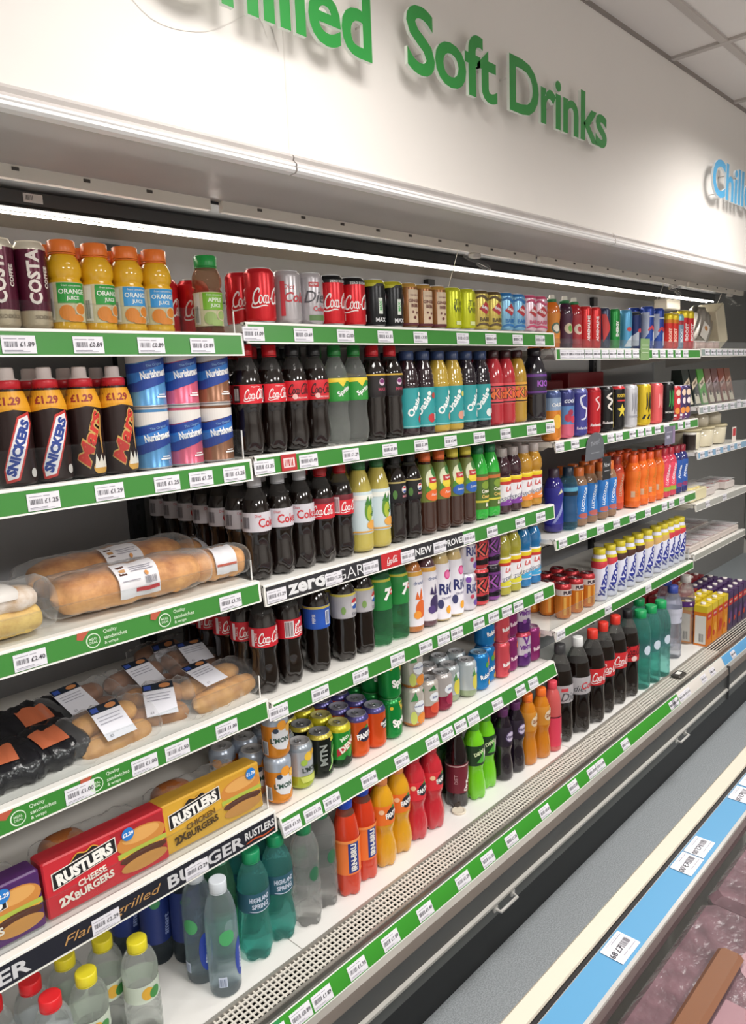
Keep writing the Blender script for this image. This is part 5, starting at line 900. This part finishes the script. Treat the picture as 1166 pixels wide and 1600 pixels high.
row('right-bay second shelf', '32', YF+.055, [('c1', 861, {'dy': -.01}), ('c2', 882), ('c3', 903, D2), ('c4', 924, D2), ('c5', 944, D2), ('c6', 962, D2), ('c7', 982, D2), ('c8', 1003, D2), ('c9', 1022, D2), ('c10', 1040, D2), ('t1', 1058, D2), ('t2', 1069, D2), ('t3', 1080, D2)])
row('middle-bay third shelf', '23', YF+.065, [('diet', 407, {'n': 7, 'st': .066, 'a': 0}), ('diet', 446, {'n': 5, 'a': -20}), ('diet', 477, {'n': 4, 'a': -26}), ('coked', 506, {'n': 3, 'a': -42}), ('coked', 537, {'n': 3, 'a': -2}), ('pine', 567, D2), ('pine', 594, D2), ('pmax', 621, D2), ('pmax', 643, D2), ('teao', 664, D2), ('teao', 688, D2), ('teab', 713, D2), ('teab', 736, D2), ('cresta', 757, D2), ('cresta', 776, D2), ('sqp', 795, D2), ('sqp', 810, D2), ('sqo', 824, D2), ('sqo', 841, D2)])
row('right-bay third shelf', '33', YF+.06, [('vio', 868, {'dy': .02}), ('pwb', 885), ('lub', 904, D2), ('lub', 920, D2), ('lub', 937, D2), ('lub', 950, {'n': 2}), ('lur', 962, {'n': 3, 'dy': .04}), ('luo', 988, D3), ('luo', 1001, D3), ('luo', 1013, D3), ('luo', 1025, D3), ('lup', 1039, D2), ('lup', 1051, D2), ('lux', 1066, {'n': 2}), ('lux', 1076, {'n': 1})])
row('middle-bay fourth shelf', '24', YF+.07, [('cokes', 417, {'n': 5, 'st': .072, 'a': -4}), ('cokeb', 455, {'n': 3, 'a': 0}), ('pepb', 499, {'a': 0}), ('pepd', 541, {'n': 3}), ('pepd', 573, {'n': 3, 'a': 4}), ('seven', 602, D2), ('seven', 625, D2), ('drn1', 650, D2), ('drn2', 670, D2), ('rio', 692, D2), ('rio', 715, {'n': 2, 'a': 6}), ('rioc', 737, {'n': 2, 's': 2}), ('kar', 757, {'n': 2, 's': 2}), ('kap', 776, {'n': 2, 's': 2}), ('sqy', 797, D2), ('sqy', 818, D2), ('sqb', 836, D2), ('sqb', 852, D2)])
row('right-bay fourth shelf', '34', YF+.06, [('pur', 880, {'n': 4, 'st': .064}), ('pur', 899, {'n': 4, 'st': .064}), ('pur', 917, {'n': 3, 'st': .064}), ('yzr', 936, {'a': 6}), ('yzr', 952, {'a': -4}), ('yzc', 967), ('yzc', 981, {'a': 4}), ('yzc', 995), ('yzb', 1009, {'a': -4}), ('yzb', 1023), ('yzb', 1037), ('yzr', 1050, {'a': 4}), ('yzr', 1062), ('yzr', 1073)])
row('middle-bay lowest shelf', '25', YF+.075, [('lmo', 437, {'s': 2, 'a': -6, 'dy': -.01}), ('lmo', 398, {'n': 2, 'dy': .06, 'a': 20}), ('lmo', 366, {'n': 1, 'dy': .13, 'a': -60}), ('lmy', 471, {'n': 3, 'a': 6}), ('mdb', 505, {'n': 3, 'a': 4}), ('mdg', 532, {'n': 4, 'a': 6}), ('fnt', 560, {'n': 4, 'a': 0}), ('fnz', 583, {'n': 4, 'a': 6}), ('spr', 611, {'s': 2, 'a': -2, 'n': 3}), ('spo', 650, {'s': 2, 'n': 2}), ('spr2', 677, {'n': 2}), ('spp', 702, {'n': 2}), ('spl', 718, {'dy': .02, 'n': 2}), ('spl', 737, {'n': 2, 'a': 8}), ('rbb', 756, {'n': 1}), ('rbb', 772, {'s': 2, 'dy': .02}), ('rbr', 796, {'s': 2}), ('rbp', 815, {'s': 2, 'dy': .01}), ('rbp', 830, {'dy': .0}), ('vmc', 848, {'s': 2})])
# base deck: each thing where its foot stands
def deck(lst):
    its = []
    for e in lst:
        key, u, v = e[:3]; o = e[3] if len(e) > 3 else {}; x, y = at_z(u, v, ZD); y += K[key]['R']*.5
        its.append((key, x, y, o.get('n', 1), o.get('st', 2.1*K[key]['R']), o.get('a', 0), 1))
    fill('on the base deck', ZD, its)
def by_cap(key, u, v):                          # the foot is out of the picture: placed by where its cap shows
    x, y = at_z(u, v, ZD+K[key]['H']); return (key, x, y, 1, .07, 0, 1)
fill('bottom left of the base deck', ZD, [by_cap('rcap', 4, 1550), by_cap('rcap', 63, 1526), by_cap('rcap', 82, 1552), by_cap('ycap', 107, 1493), by_cap('ycap', 133, 1517), by_cap('ycap', 155, 1466), by_cap('ycap', 182, 1485)])
deck([('smartd', 207, 1487), ('smartd', 262, 1495), ('smartd', 296, 1500), ('smart', 328, 1530, {'a': -50}), ('smart', 361, 1548, {'a': 0}),
      ('glassg', 368, 1492), ('glassg', 350, 1463), ('high', 426, 1482, {'a': -4}), ('high', 388, 1464), ('high', 459, 1454, {'a': -8}), ('high', 430, 1425), ('bux', 496, 1436), ('bux', 523, 1406), ('bux', 470, 1405),
      ('irn', 552, 1394, {'a': -8}), ('irn', 572, 1374, {'a': 4}), ('fano', 604, 1352, {'a': 0}), ('fano', 625, 1333), ('fanr', 649, 1314), ('fanr', 675, 1297, {'a': 6}), ('fanr', 578, 1330, {'a': 6}), ('drg', 692, 1238, {'n': 2}),
      ('drp', 723, 1257, {'a': -2}), ('mdw', 748, 1246), ('mdw', 766, 1228), ('vim', 793, 1216, {'n': 2}), ('vim', 812, 1203, {'n': 2}), ('ors', 831, 1192), ('ors', 852, 1181), ('pnk', 869, 1171),
      ('d2n', 884, 1156), ('d2', 911, 1141), ('e2', 934, 1126), ('e2', 950, 1111), ('e2', 969, 1097), ('c2k', 987, 1086),
      ('tl2', 1008, 1073), ('tl2', 1023, 1064), ('tl2', 1036, 1056), ('tl2', 1004, 1050), ('cl2', 1056, 1027), ('cl3', 1076, 1004), ('cl2', 1046, 1012)])
# juice cartons: rows of them in the far bay
its = []
for i in range(8):
    for j in range(5):
        x = 3.51+i*.072; y = 1.235+j*.074
        its.append((('ct1' if (i+j) % 2 else 'ct2') if i < 4 and j < 2 else ('ct3' if i >= 4 and j < 3 else 'ct4'), x, y, 1, .1, 0, 1))
rows_ = ['front row', 'second row back', 'third row back', 'fourth row back', 'rearmost row']
for (k, x, y, *_r) in its:
    i = round((x-3.51)/.072); j = round((y-1.235)/.074)
    spawn(k, x, y, ZD, 0, f"{K[k]['desc']}, {ORD[i]} column, {rows_[j]} on far deck", 'juice cartons on the far deck')
# ---------------------------------------------------------------- bread, filled rolls, boxed burgers
def pillow(L_, W, H_, mat, n=22, k=20, p=6, q=2.4, noise=0, seed=0, ends=1.0, lo=-math.pi, hi=math.pi, s0=-1, s1=1, off=0, sag=0):
    """loaf or film pack along x, resting on z=0; partial ranges give a label lying on it"""
    rr = random.Random(seed); m = MB(); ph = [rr.uniform(0, 6.28) for _ in range(6)]
    def pt(u, a):
        t = max(0, 1-abs(u)**p)**(1/q); t = max(t, .02) if ends == 1 else ends+(1-ends)*t
        c, s_ = math.cos(a), math.sin(a); c = math.copysign(abs(c)**.8, c); s_ = math.copysign(abs(s_)**.8, s_)
        w = 1+noise*(math.sin(u*9+ph[0]+2*a)+math.sin(u*17+ph[1]-3*a)+.7*math.sin(u*31+ph[2]+5*a))*.5
        return (u*L_/2, (W/2*t*w+off)*c, H_/2*(1 if ends == 1 else 1)+(H_/2*t*w+off)*s_*(1 if s_ > 0 else .96))
    full = hi-lo > 6.2
    for i in range(n+1):
        u = s0+(s1-s0)*i/n
        for j in range(k+(0 if full else 1)): m.v.append(pt(u, lo+(hi-lo)*j/k))
    kk = k if full else k+1
    for i in range(n):
        for j in range(k):
            j2 = (j+1) % kk; m.face((i*kk+j, i*kk+j2, (i+1)*kk+j2, (i+1)*kk+j), mat, True)
    if full: m.face([j for j in range(kk)], mat); m.face([n*kk+j for j in range(kk)][::-1], mat)
    m.pt = pt; return m
def on_pillow(m, L_, W):                       # decals: s along the loaf, z = arc from the label's middle
    def mk(u0, a0): return lambda s, z, o: (lambda P: (P[0], P[1], P[2]))(m.pt(u0+s*2/L_, a0-z/(W*.42)))
    return mk
def baguette(x, y, z, rz, L_, W, H_, lab, seed, ls=0.0, roll=False):
    t = empty('bread_roll' if roll else 'baguette', (x, y, z), math.radians(rz), lab, 'bread', 'film-wrapped breads on the left-bay third shelf')
    pillow(L_*.93, W*.92, H_*.94, '#c08040:bread', noise=.07, seed=seed, p=8).build('loaf', t)
    f = pillow(L_*1.07, W, H_, '#ffffff:film', noise=.05, seed=seed, p=9, ends=.42, n=30, k=26); f.build('film_wrapper', t)
    lw = .052/L_*2 if roll else .085/L_*2
    m = pillow(L_, W*.97, H_*.98, '#dcdade:print', n=8, k=14, noise=.05, seed=seed, p=9, ends=.42, lo=1.75, hi=3.5, s0=ls-lw/2, s1=ls+lw/2, off=.0028)
    m2 = MB(); m2.v = list(m.v); m2.f = list(m.f); m2.m = list(m.m); m2.mats = list(m.mats); m2.sm = list(m.sm)
    k = lambda s, zz, o: (lambda P: P)(m.pt(ls+s*2/L_, 2.62-zz/(W*.40)) )
    def k2(s, zz, o):
        X_, Y_, Z_ = k(s, zz, o); c = (Y_, Z_-H_/2); l = math.hypot(*c) or 1; return (X_, Y_+c[0]/l*(o+.0006), Z_+c[1]/l*(o+.0006))
    if not roll:
        m2.decals([('r', -.036, .004, -.020, .030, '#4a2a22:print'), ('r', -.034, .012, -.022, .020, '#b98a5a:print'), ('r', -.010, -.032, .040, -.026, '#b5363a:print'), ('r', -.012, .022, .034, .024, '#9a98a4:print'), ('r', -.012, .016, .030, .018, '#9a98a4:print'), ('r', -.012, .010, .034, .012, '#9a98a4:print'), ('r', -.034, -.012, .0, -.010, '#9a98a4:print'), ('bars', .010, -.022, .036, -.008, 12, '#77757f:print'), ('e', .016, .0, .004, .006, '#c98a4a:print')], k2, .006)
    else:
        m2.decals([('r', -.024, -.020, .024, -.016, '#b5503a:print')], k2, .006)
    m2.build('label', t); return t
z13 = SH['13'][2]
def bx(u, y, z): return at_x(u, y, z)
xa, xb = bx(74, 1.375, z13), bx(312, 1.375, z13)
baguette((xa+xb)/2, 1.375, z13, -2, xb-xa, .125, .082, 'golden baguette in clear film, at the front of the left-bay third shelf', 3, -.02)
xa, xb = bx(30, 1.53, z13+.04), bx(286, 1.53, z13+.04)
baguette((xa+xb)/2, 1.525, z13+.002, 2, xb-xa, .125, .085, 'browner baguette in clear film, behind the front baguette', 5, .04)
xa, xb = bx(296, 1.37, z13), bx(378, 1.37, z13)
baguette((xa+xb)/2, 1.375, z13, -4, xb-xa, .10, .072, 'short pale bread roll in clear film beside the baguettes', 8, .05, True)
xa, xb = bx(268, 1.55, z13), bx(325, 1.55, z13)
baguette((xa+xb)/2+.03, 1.56, z13, 12, .13, .09, .06, 'short brown bread roll behind the pale roll', 9, .0, True)
t = empty('filled_baguette', (.392, 1.352, z13), math.radians(-1), 'pale filled baguette under white paper at the left edge of the third shelf', 'sandwich')
pillow(.27, .085, .055, '#c79a4a:bread', noise=.05, seed=31, p=8).build('lower_half', t)
m = pillow(.26, .08, .045, '#d9c7a4:bread', noise=.05, seed=32, p=8); m.v = [(a_, b_, c_+.042) for a_, b_, c_ in m.v]; m.build('upper_half', t)
m = pillow(.22, .084, .05, '#dfdad4:print', noise=.05, seed=32, p=9, ends=.5, n=10, k=12, lo=.6, hi=3.0, off=.002); m.v = [(a_-.01, b_, c_+.042) for a_, b_, c_ in m.v]; m.build('paper_top', t)
m = pillow(.31, .105, .098, '#ffffff:film', noise=.06, seed=33, p=10, ends=.6, n=30, k=26); m.build('film_wrapper', t)

def film_pack(x, y, z, rz, tilt, kind, lab, seed, lpos=(0, 0), L_=.17, W=.115, H_=.055):
    t = empty('filled_roll_pack' if kind != 'black' else 'black_snack_pack', (x, y, z), 0, lab, 'packed food', 'film-wrapped rolls on the left-bay fourth shelf')
    t.rotation_euler = (math.radians(tilt), 0, math.radians(rz)); c = math.cos(math.radians(tilt))
    if kind == 'black':
        pillow(L_, W, H_, '#15151a:crinkle', noise=.10, seed=seed, p=7, ends=.3, n=28, k=26).build('black_wrapper', t)
        m = pillow(L_, W, H_, '#b5613f:print', n=10, k=10, noise=.10, seed=seed, p=7, ends=.3, lo=1.3, hi=2.0, s0=-.25, s1=.45, off=.0015); m.build('label', t)
    else:
        c2 = {'tan': '#96602f:bread', 'brown': '#6e4326:bread', 'gold': '#ab7438:bread'}[kind]
        m = pillow(L_*.92, W*.44, H_*.8, c2, noise=.05, seed=seed, p=4); m.v = [(a, b_-W*.23, c_) for a, b_, c_ in m.v]; m.build('filled_roll', t)
        m = pillow(L_*.88, W*.44, H_*.8, c2, noise=.05, seed=seed+9, p=4); m.v = [(a, b_+W*.23, c_) for a, b_, c_ in m.v]; m.build('filled_roll', t)
        pillow(L_*1.15, W, H_, '#ffffff:film', noise=.09, seed=seed, p=10, ends=.5, n=30, k=26).build('film_wrapper', t)
        m = MB(); lx, ly = lpos; zt = H_+.003
        m.box((lx-.032, ly-.042, zt), (lx+.032, ly+.042, zt+.0008), '#dcdce4:print')
        m.decals([('r', lx-.032, ly+.024, lx+.032, ly+.042, '#16202c:print'), ('r', lx-.029, ly+.027, lx-.014, ly+.038, '#2f4a9a:print'), ('e', lx+.014, ly+.033, .012, .006, '#b97a4a:print'), ('r', lx-.026, ly+.012, lx+.024, ly+.014, '#9a9aa6:print'), ('r', lx-.026, ly+.004, lx+.020, ly+.006, '#9a9aa6:print'), ('r', lx-.026, ly-.004, lx+.022, ly-.002, '#9a9aa6:print'), ('t', '£1', .006, lx-.020, ly-.034, '#55555f:print')], lambda s, zz, o: (s, zz, zt+.0008+o), 0)
        m.build('label', t)
    return t
z14 = SH['14'][2]
P14 = lambda u, y: (at_x(u, y, z14+.03), y, z14)
film_pack(*P14(62, 1.39), 8, 16, 'black', 'black foil snack pack with orange label corner, front of left-bay fourth shelf', 2, L_=.16)
film_pack(*P14(-12, 1.385), -6, 14, 'black', 'black foil snack pack at the far left edge of the fourth shelf', 4, L_=.16)
film_pack(*P14(40, 1.52), 4, 20, 'black', 'black foil snack pack lying behind the front black packs', 6, L_=.17)
film_pack(*P14(166, 1.385), 4, 34, 'gold', 'pair of pale filled rolls under a white label, next to the black packs', 12, (-.005, .0))
film_pack(*P14(240, 1.41), -24, 30, 'tan', 'pair of filled rolls with a skewed white label, middle of the fourth shelf', 14, (.01, -.01), L_=.15)
film_pack(*P14(335, 1.385), 8, 18, 'gold', 'pair of long golden rolls at the right end of the fourth shelf', 16, (-.025, .02), L_=.20, W=.12)
film_pack(*P14(120, 1.53), 10, 24, 'brown', 'shaded brown rolls behind the pale pair on the fourth shelf', 18, (-.02, 0))
film_pack(*P14(215, 1.545), 6, 26, 'brown', 'shaded brown rolls in film behind the skewed label pack', 20, (.0, 0), L_=.18)
film_pack(*P14(300, 1.56), -8, 20, 'brown', 'shaded brown rolls behind the golden rolls on the fourth shelf', 22, (.0, 0))
o = film_pack(*P14(245, 1.66), 4, 58, 'brown', 'upright brown roll pack with grey label leaning near the back panel', 24, (.0, .0), L_=.15)

z15 = SH['15'][2]
def burger_box(ua, ub, body, dark, word1, word2, price, lab, y=YF+.034, hgt=.110, seed=1):
    x0, x1 = at_x(ua, y, z15), at_x(ub, y, z15); Wd = x1-x0; t = empty('burger_box', (x0, y, z15), 0, lab, 'packed food', 'boxed burgers on the left-bay lowest shelf')
    t.rotation_euler = (math.radians(-6), 0, math.radians(-1)); Ht = hgt
    m = MB(); m.box((0, 0, .001), (Wd-.004, .055, Ht), body+':gloss', .003)
    def burger(cx, cz, w, h): return [('e', cx, cz+h*.34, w*.52, h*.36, '#c9853f:print'), ('e', cx, cz+h*.46, w*.40, h*.20, '#dba35c:print'), ('r', cx-w*.52, cz-.02*h, cx+w*.52, cz+h*.14, '#a9b84a:print'), ('p', [(cx-w*.5, cz+h*.02), (cx+w*.5, cz+h*.02), (cx+w*.3, cz-h*.14), (cx+w*.05, cz), (cx-w*.2, cz-h*.16)], '#e2a73a:print'),
            ('e', cx, cz-h*.12, w*.50, h*.15, '#5a2f1f:print'), ('e', cx, cz-h*.36, w*.50, h*.20, '#c98f4c:print')]
    it = [('p', [(Wd*.62, .02), (Wd*.97, .02), (Wd*.97, Ht*.95), (Wd*.52, Ht*.95)], dark+':print')]+burger(Wd*.77, Ht*.44, Wd*.40, Ht*.62)+[
          ('p', [(.014, Ht*.48), (.142, Ht*.62), (.142, Ht*.90), (.014, Ht*.78)], '#e9e4dc:print'), ('p', [(.016, Ht*.495), (.140, Ht*.63), (.140, Ht*.88), (.016, Ht*.765)], '#1b1a1e:print'),
          ('p', [(.050, Ht*.82), (.066, Ht*.94), (.080, Ht*.90), (.096, Ht*.95), (.110, Ht*.88)], '#1b1a1e:print'), ('l', [(.052, Ht*.83), (.066, Ht*.93), (.082, Ht*.89), (.096, Ht*.94), (.108, Ht*.88)], .0025, '#d9a23a:print'),
          ('t', 'RUSTLERS', .024, .078, Ht*.685, '#f0eee8:print', {'b': .06, 'rot': 7, 'fit': .112}), ('t', word1, .013, .088, Ht*.42, '#efe6da:print' if seed != 3 else '#6a4a1a:print', {'rot': 6, 'b': .03}),
          ('t', word2, .015, .090, Ht*.26, '#efe6da:print' if seed != 3 else '#4a3414:print', {'rot': 6, 'b': .04}), ('t', '2X', .018, .036, Ht*.24, '#efe6da:print' if seed != 3 else '#4a3414:print', {'rot': 6, 'b': .06}),
          ('e', Wd*.66 if seed != 3 else Wd*.88, Ht*.84, .013, .013, '#2a7ac8:print'), ('t', price, .008, Wd*.66 if seed != 3 else Wd*.88, Ht*.84, W_, {'b': .03})]
    m.decals([('r', .001, .001, .0012, .0012, body+':print')]+it, lambda s, zz, o_: (s, -o_, zz), 0); m.build('card_sleeve', t)
    m = MB(); m.box((.01, .055, .004), (Wd-.014, .10, Ht*.6), '#cfc9c4:gloss', .01); m.build('tray', t)
    m = pillow(Wd*.36, .075, .06, '#b5763f:bread', seed=seed, p=3); m.v = [(a+Wd*.28, b_+.08, c_+Ht*.6-.012) for a, b_, c_ in m.v]; m.build('bun', t)
    m = pillow(Wd*.86, .08, .05, '#ffffff:film', seed=seed, p=8, ends=.5, noise=.1, n=30, k=24); m.v = [(a+Wd*.46, b_+.075, c_+Ht*.6-.004) for a, b_, c_ in m.v]; m.build('film_lid', t)
burger_box(-118, 76, '#5a2f6e', '#4a2460', 'BBQ RIB', 'BURGERS', '£2.29', 'purple burger box with blue price spot, leftmost of the three', seed=1)
burger_box(78, 267, '#c9303a', '#a8242e', 'CHEESE', 'BURGERS', '£2.29', 'red burger box, in the middle of the three', seed=2)
burger_box(261, 413, '#d9a83c', '#cf9a34', 'CHICKEN', 'BURGERS', '£1.79', 'yellow burger box, rightmost of the three', y=YF+.036, hgt=.108, seed=3)

# ---------------------------------------------------------------- the far bay
z41, z42, z43, z44, z45 = (SH[k][2] for k in ('41', '42', '43', '44', '45'))
t = empty('foil_pouch', (3.74, 1.42, z41), 0, 'silver foil pouch leaning on the topmost far-bay shelf', 'pouch')
t.rotation_euler = (math.radians(8), math.radians(20), 0)
m = pillow(.16, .09, .20, '#c9c4bc:steel', seed=4, p=6, ends=.6, noise=.10, n=24, k=20); m.build('pouch', t); 
m = MB(); m.box((-.05, -.048, .06), (.03, -.046, .13), '#e6e2da:print'); m.decals([('e', -.01, .11, .02, .010, '#c98a4a:print')], lambda s, zz, o: (s, -.048-o, zz), 0); m.build('label', t)
t = empty('leaning_carton', (3.93, 1.40, z41+.002), 0, 'beige carton leaning on the topmost far-bay shelf', 'carton'); t.rotation_euler = (0, math.radians(-24), 0)
m = MB(); m.box((-.01, -.06, .004), (.10, .06, .20), '#c9bfa6:paint', .004); m.build('card_box', t)
for i in range(4):
    m = MB(); m.lathe([(.020, 0), (.024, .004), (.026, .030)], '#d9b9b0:gloss', 18); m.lathe([(.0275, .030), (.0275, .034), (.024, .035)], '#e6e0da:gloss', 18)
    tag(m.build('small_pot', loc=(3.53+.065*i+(.05 if i > 1 else 0), 1.325, z41)), f'small pink pot, {ORD[i]} from left, at the front of the topmost far-bay shelf', 'pot', 'small pots on the topmost far-bay shelf')
cols = [('#1f2a26', '#c9b9a0', 'black'), ('#1d2624', '#c9b9a0', 'black'), ('#4f9a3a', '#cfc4ac', 'green'), ('#7a5a52', '#b5a0a0', 'brown'), ('#6e4a48', '#9a8088', 'brown'), ('#8a4a3c', '#b59a94', 'rust'), ('#8a5a4a', '#c0a090', 'rust')]
cnt = {}
for i, (c, c2, nm) in enumerate(cols):
    cnt[nm] = cnt.get(nm, 0)+1; n_of = sum(1 for q in cols if q[2] == nm); pos = '' if n_of == 1 else (', left one of two' if cnt[nm] == 1 else ', right one of two')
    x = 3.53+i*.092; t = empty('sandwich_pack', (x, 1.36, z42), 0, f'{nm} card sandwich pack{pos}, on the second far-bay shelf', 'sandwich', 'sandwich packs on the second far-bay shelf')
    m = MB(); pr = [(-.04, -.03), (.04, -.03), (.04, .05), (-.04, .05)]
    m.v = [(a, b_, 0) for a, b_ in pr]+[(a, b_*(.55)+.02, .165) for a, b_ in pr]
    for f in ((3,2,1,0),(4,5,6,7),(0,1,5,4),(1,2,6,5),(2,3,7,6),(3,0,4,7)): m.face(f, c+':gloss')
    fn = lambda s, zz, o: (s, -.03+(zz/.165)*.0335-o*1.2, zz)
    m.decals([('p', [(-.036, .07), (.036, .10), (.036, .13), (-.036, .10)], c2+':print'), ('p', [(-.028, .012), (.026, .012), (.0, .068)], '#2a1c18:print'), ('t', 'WRAP', .012, 0, .10, '#4a2f24:print', {'rot': 22, 'b': .03})], fn, 0); m.build('card_pack', t)
    m = MB(); m.poly([(-.030, -.0315, .006), (.030, -.0315, .006), (.024, -.020, .05), (-.024, -.020, .05)], '#d8cdb8:print'); m.build('base_label', t)
for i in range(3):
    x = 3.60+i*.17; t = empty('food_tub', (x, 1.38, z43), 0, f'cream coloured clear tub with lid, {ORD[i]} from left, middle shelf of the far bay', 'tub', 'cream tubs in the far bay')
    m = MB(); m.lathe([(.060, 0), (.066, .004), (.072, .085)], '#d6cdb4:juice', 30); m.build('tub', t)
    m = MB(); m.lathe([(.075, .085), (.076, .092), (.072, .096)], '#c4b894:gloss', 30); m.build('lid', t)
    m = MB(); m.lathe([(.045, 0), (.045, .05), (.03, .06)], '#d9d0bc:juice', 24); o = m.build('tub', loc=(x, 1.38, z43+.0965)); tag(o, f'small cream pot stacked on a tub, {ORD[i]} from left in the far bay', 'pot', 'small pots stacked on the tubs')
m = MB(); m.lathe([(.026, 0), (.028, .004), (.028, .075), (.030, .077), (.030, .083)], '#2b2624:gloss', 22, mats=lambda z: '#e3dfd8:gloss' if z < .02 or z > .074 else '#3a302c:gloss'); tag(m.build('sauce_pot', loc=(3.515, 1.325, z43)), 'small dark pot with white lid at the near end of the far-bay middle shelf', 'pot')
m = MB(); m.box((0, -.001, 0), (.055, 0, .075), '#e6dcd4:print'); m.decals([('r', .006, .03, .049, .068, '#c2303a:print')], lambda s, zz, o: (s, -.001-o, zz), 0); tag(m.build('offer_card', loc=(3.97, YF+.012, z43+.002)), 'white and red offer card standing on the far-bay middle shelf', 'card')
def tray(nm, x, y, z, w, d, h, c, c2, lab, grp, seed):
    t = empty(nm, (x, y, z), 0, lab, 'packed food', grp)
    m = MB(); m.box((-w/2, -d/2, 0), (w/2, d/2, h), c+':gloss', .004); m.build('tray', t)
    m = pillow(w*.9, d*.85, h*.9, c2, seed=seed, p=4, noise=.05); m.v = [(a, b_, z_+h*.35) for a, b_, z_ in m.v]; m.build('food', t)
    m = MB(); m.box((-w/2, -d/2, h*1.28), (w/2, d/2, h*1.32), '#ffffff:film'); m.decals([('r', -w*.2, -d*.2, w*.25, d*.2, '#cfc9cc:print')], lambda s, zz, o: (s, zz, h*1.32+o), 0); m.build('film_lid', t)
tray('pastry_tray', 3.60, 1.37, z44, .20, .13, .055, '#d9cfa8', '#d8b56a:bread', 'clear tray of golden pastry at the near end of the far bay', None, 3)
for i in range(3): tray('meat_tray', 3.78+i*.14, 1.38+.03*(i % 2), z44, .13, .13, .035, '#c9c0bc', '#8f4a42:bread', f'flat tray of red food, {ORD[i]} from left beside the pastry tray', 'flat trays beside the pastry', 30+i)
for j in range(2):
    for i in range(5): tray('meat_tray', 3.55+i*.135, 1.36+j*.15, z45, .125, .13, .03, '#c9bdb6', '#74403a:bread', f'shallow dark red food tray, {ORD[i]} from left, {"front" if j == 0 else "back"} row of lowest far-bay shelf', 'shallow trays in the far bay', 40+i*2+j)

# ---------------------------------------------------------------- shelf talkers and small things
def talker(u, v, w, h, c, lab, its=(), y=YF-.006, rnd=False):
    r = ray(u, v); s = y/r.y; x, z = r.x*s, EYE+r.z*s; m = MB()
    if rnd: m.poly([(w/2*math.cos(a*math.pi/12)*(1 if a < 13 else 1.1), -.0008, h/2*(math.sin(a*math.pi/12) if a < 13 else -1)) for a in list(range(0, 13))+[18, 20]][:13]+[(-w*.55, -.0008, -h/2), (w*.5, -.0008, -h/2)], c+':gloss')
    else: m.box((-w/2, -.0008, -h/2), (w/2, 0, h/2), c+':gloss')
    m.decals(list(its), lambda a, b_, o: (a, -.0008-o, b_), 0); o = m.build('shelf_talker', loc=(x, y, z)); tag(o, lab, 'sign'); return o
talker(930, 697, .135, .098, '#5c5f66', 'dark grey rounded sign card hanging over the blue sport bottles', [('t', 'Thirsty?', .02, 0, .01, '#a9acb4:print', {'sh': .2, 'rot': 8}), ('r', -.03, -.025, .03, -.022, '#8a8d94:print')], rnd=True)
talker(948, 731, .065, .085, '#1b1b1f', 'small black card hanging in front of the blue sport bottles', [('t', 'New', .016, 0, .012, '#c9cacc:print', {'sh': .2}), ('r', -.02, -.012, .02, -.009, '#9a9a9e:print')], y=YF-.012)
talker(1047, 680, .105, .078, '#6f6d80', 'grey violet card hanging from the right-bay second rail', [('r', -.035, .012, .02, .016, '#a9a6b8:print'), ('r', -.035, -.012, -.005, .0, '#b0aec0:print'), ('r', .026, -.035, .05, .035, '#8d7a9a:print')])
talker(1008, 546, .082, .082, '#7a9a68', 'muted green card clipped to the right-bay top rail', [('r', -.03, .014, .03, .018, '#a9bd9a:print'), ('r', -.03, .0, .03, .004, '#a9bd9a:print'), ('r', -.03, -.014, .03, -.010, '#a9bd9a:print')])
z32 = SH['32'][2]
m = MB(); m.box((0, 0, 0), (.32, .09, .225), '#8f1d28:gloss', .004); m.decals([('r', .02, .10, .30, .104, '#b59aa0:print'), ('bars', .24, .03, .28, .06, 9, '#d9c9c9:print')], lambda s, zz, o: (s, -o, zz), 0)
tag(m.build('multipack_carton', loc=(2.95, 1.63, z32)), 'tall dark red multipack carton behind the tall cans', 'carton')
m = MB(); m.box((0, 0, 0), (.26, .09, .195), '#7d1a24:gloss', .004); tag(m.build('multipack_carton', loc=(2.66, 1.64, z32)), 'lower dark red multipack carton left of the tall one', 'carton')
x, y = at_z(717, 1268, ZD); m = MB(); m.lathe([(.021, 0), (.022, .001), (.022, .005), (.020, .006), (.0155, .006), (.015, .0045)], '#d9cfbc:gloss', 24); tag(m.build('loose_disc', loc=(x, y, ZD)), 'small round beige disc lying on the white deck', 'disc')
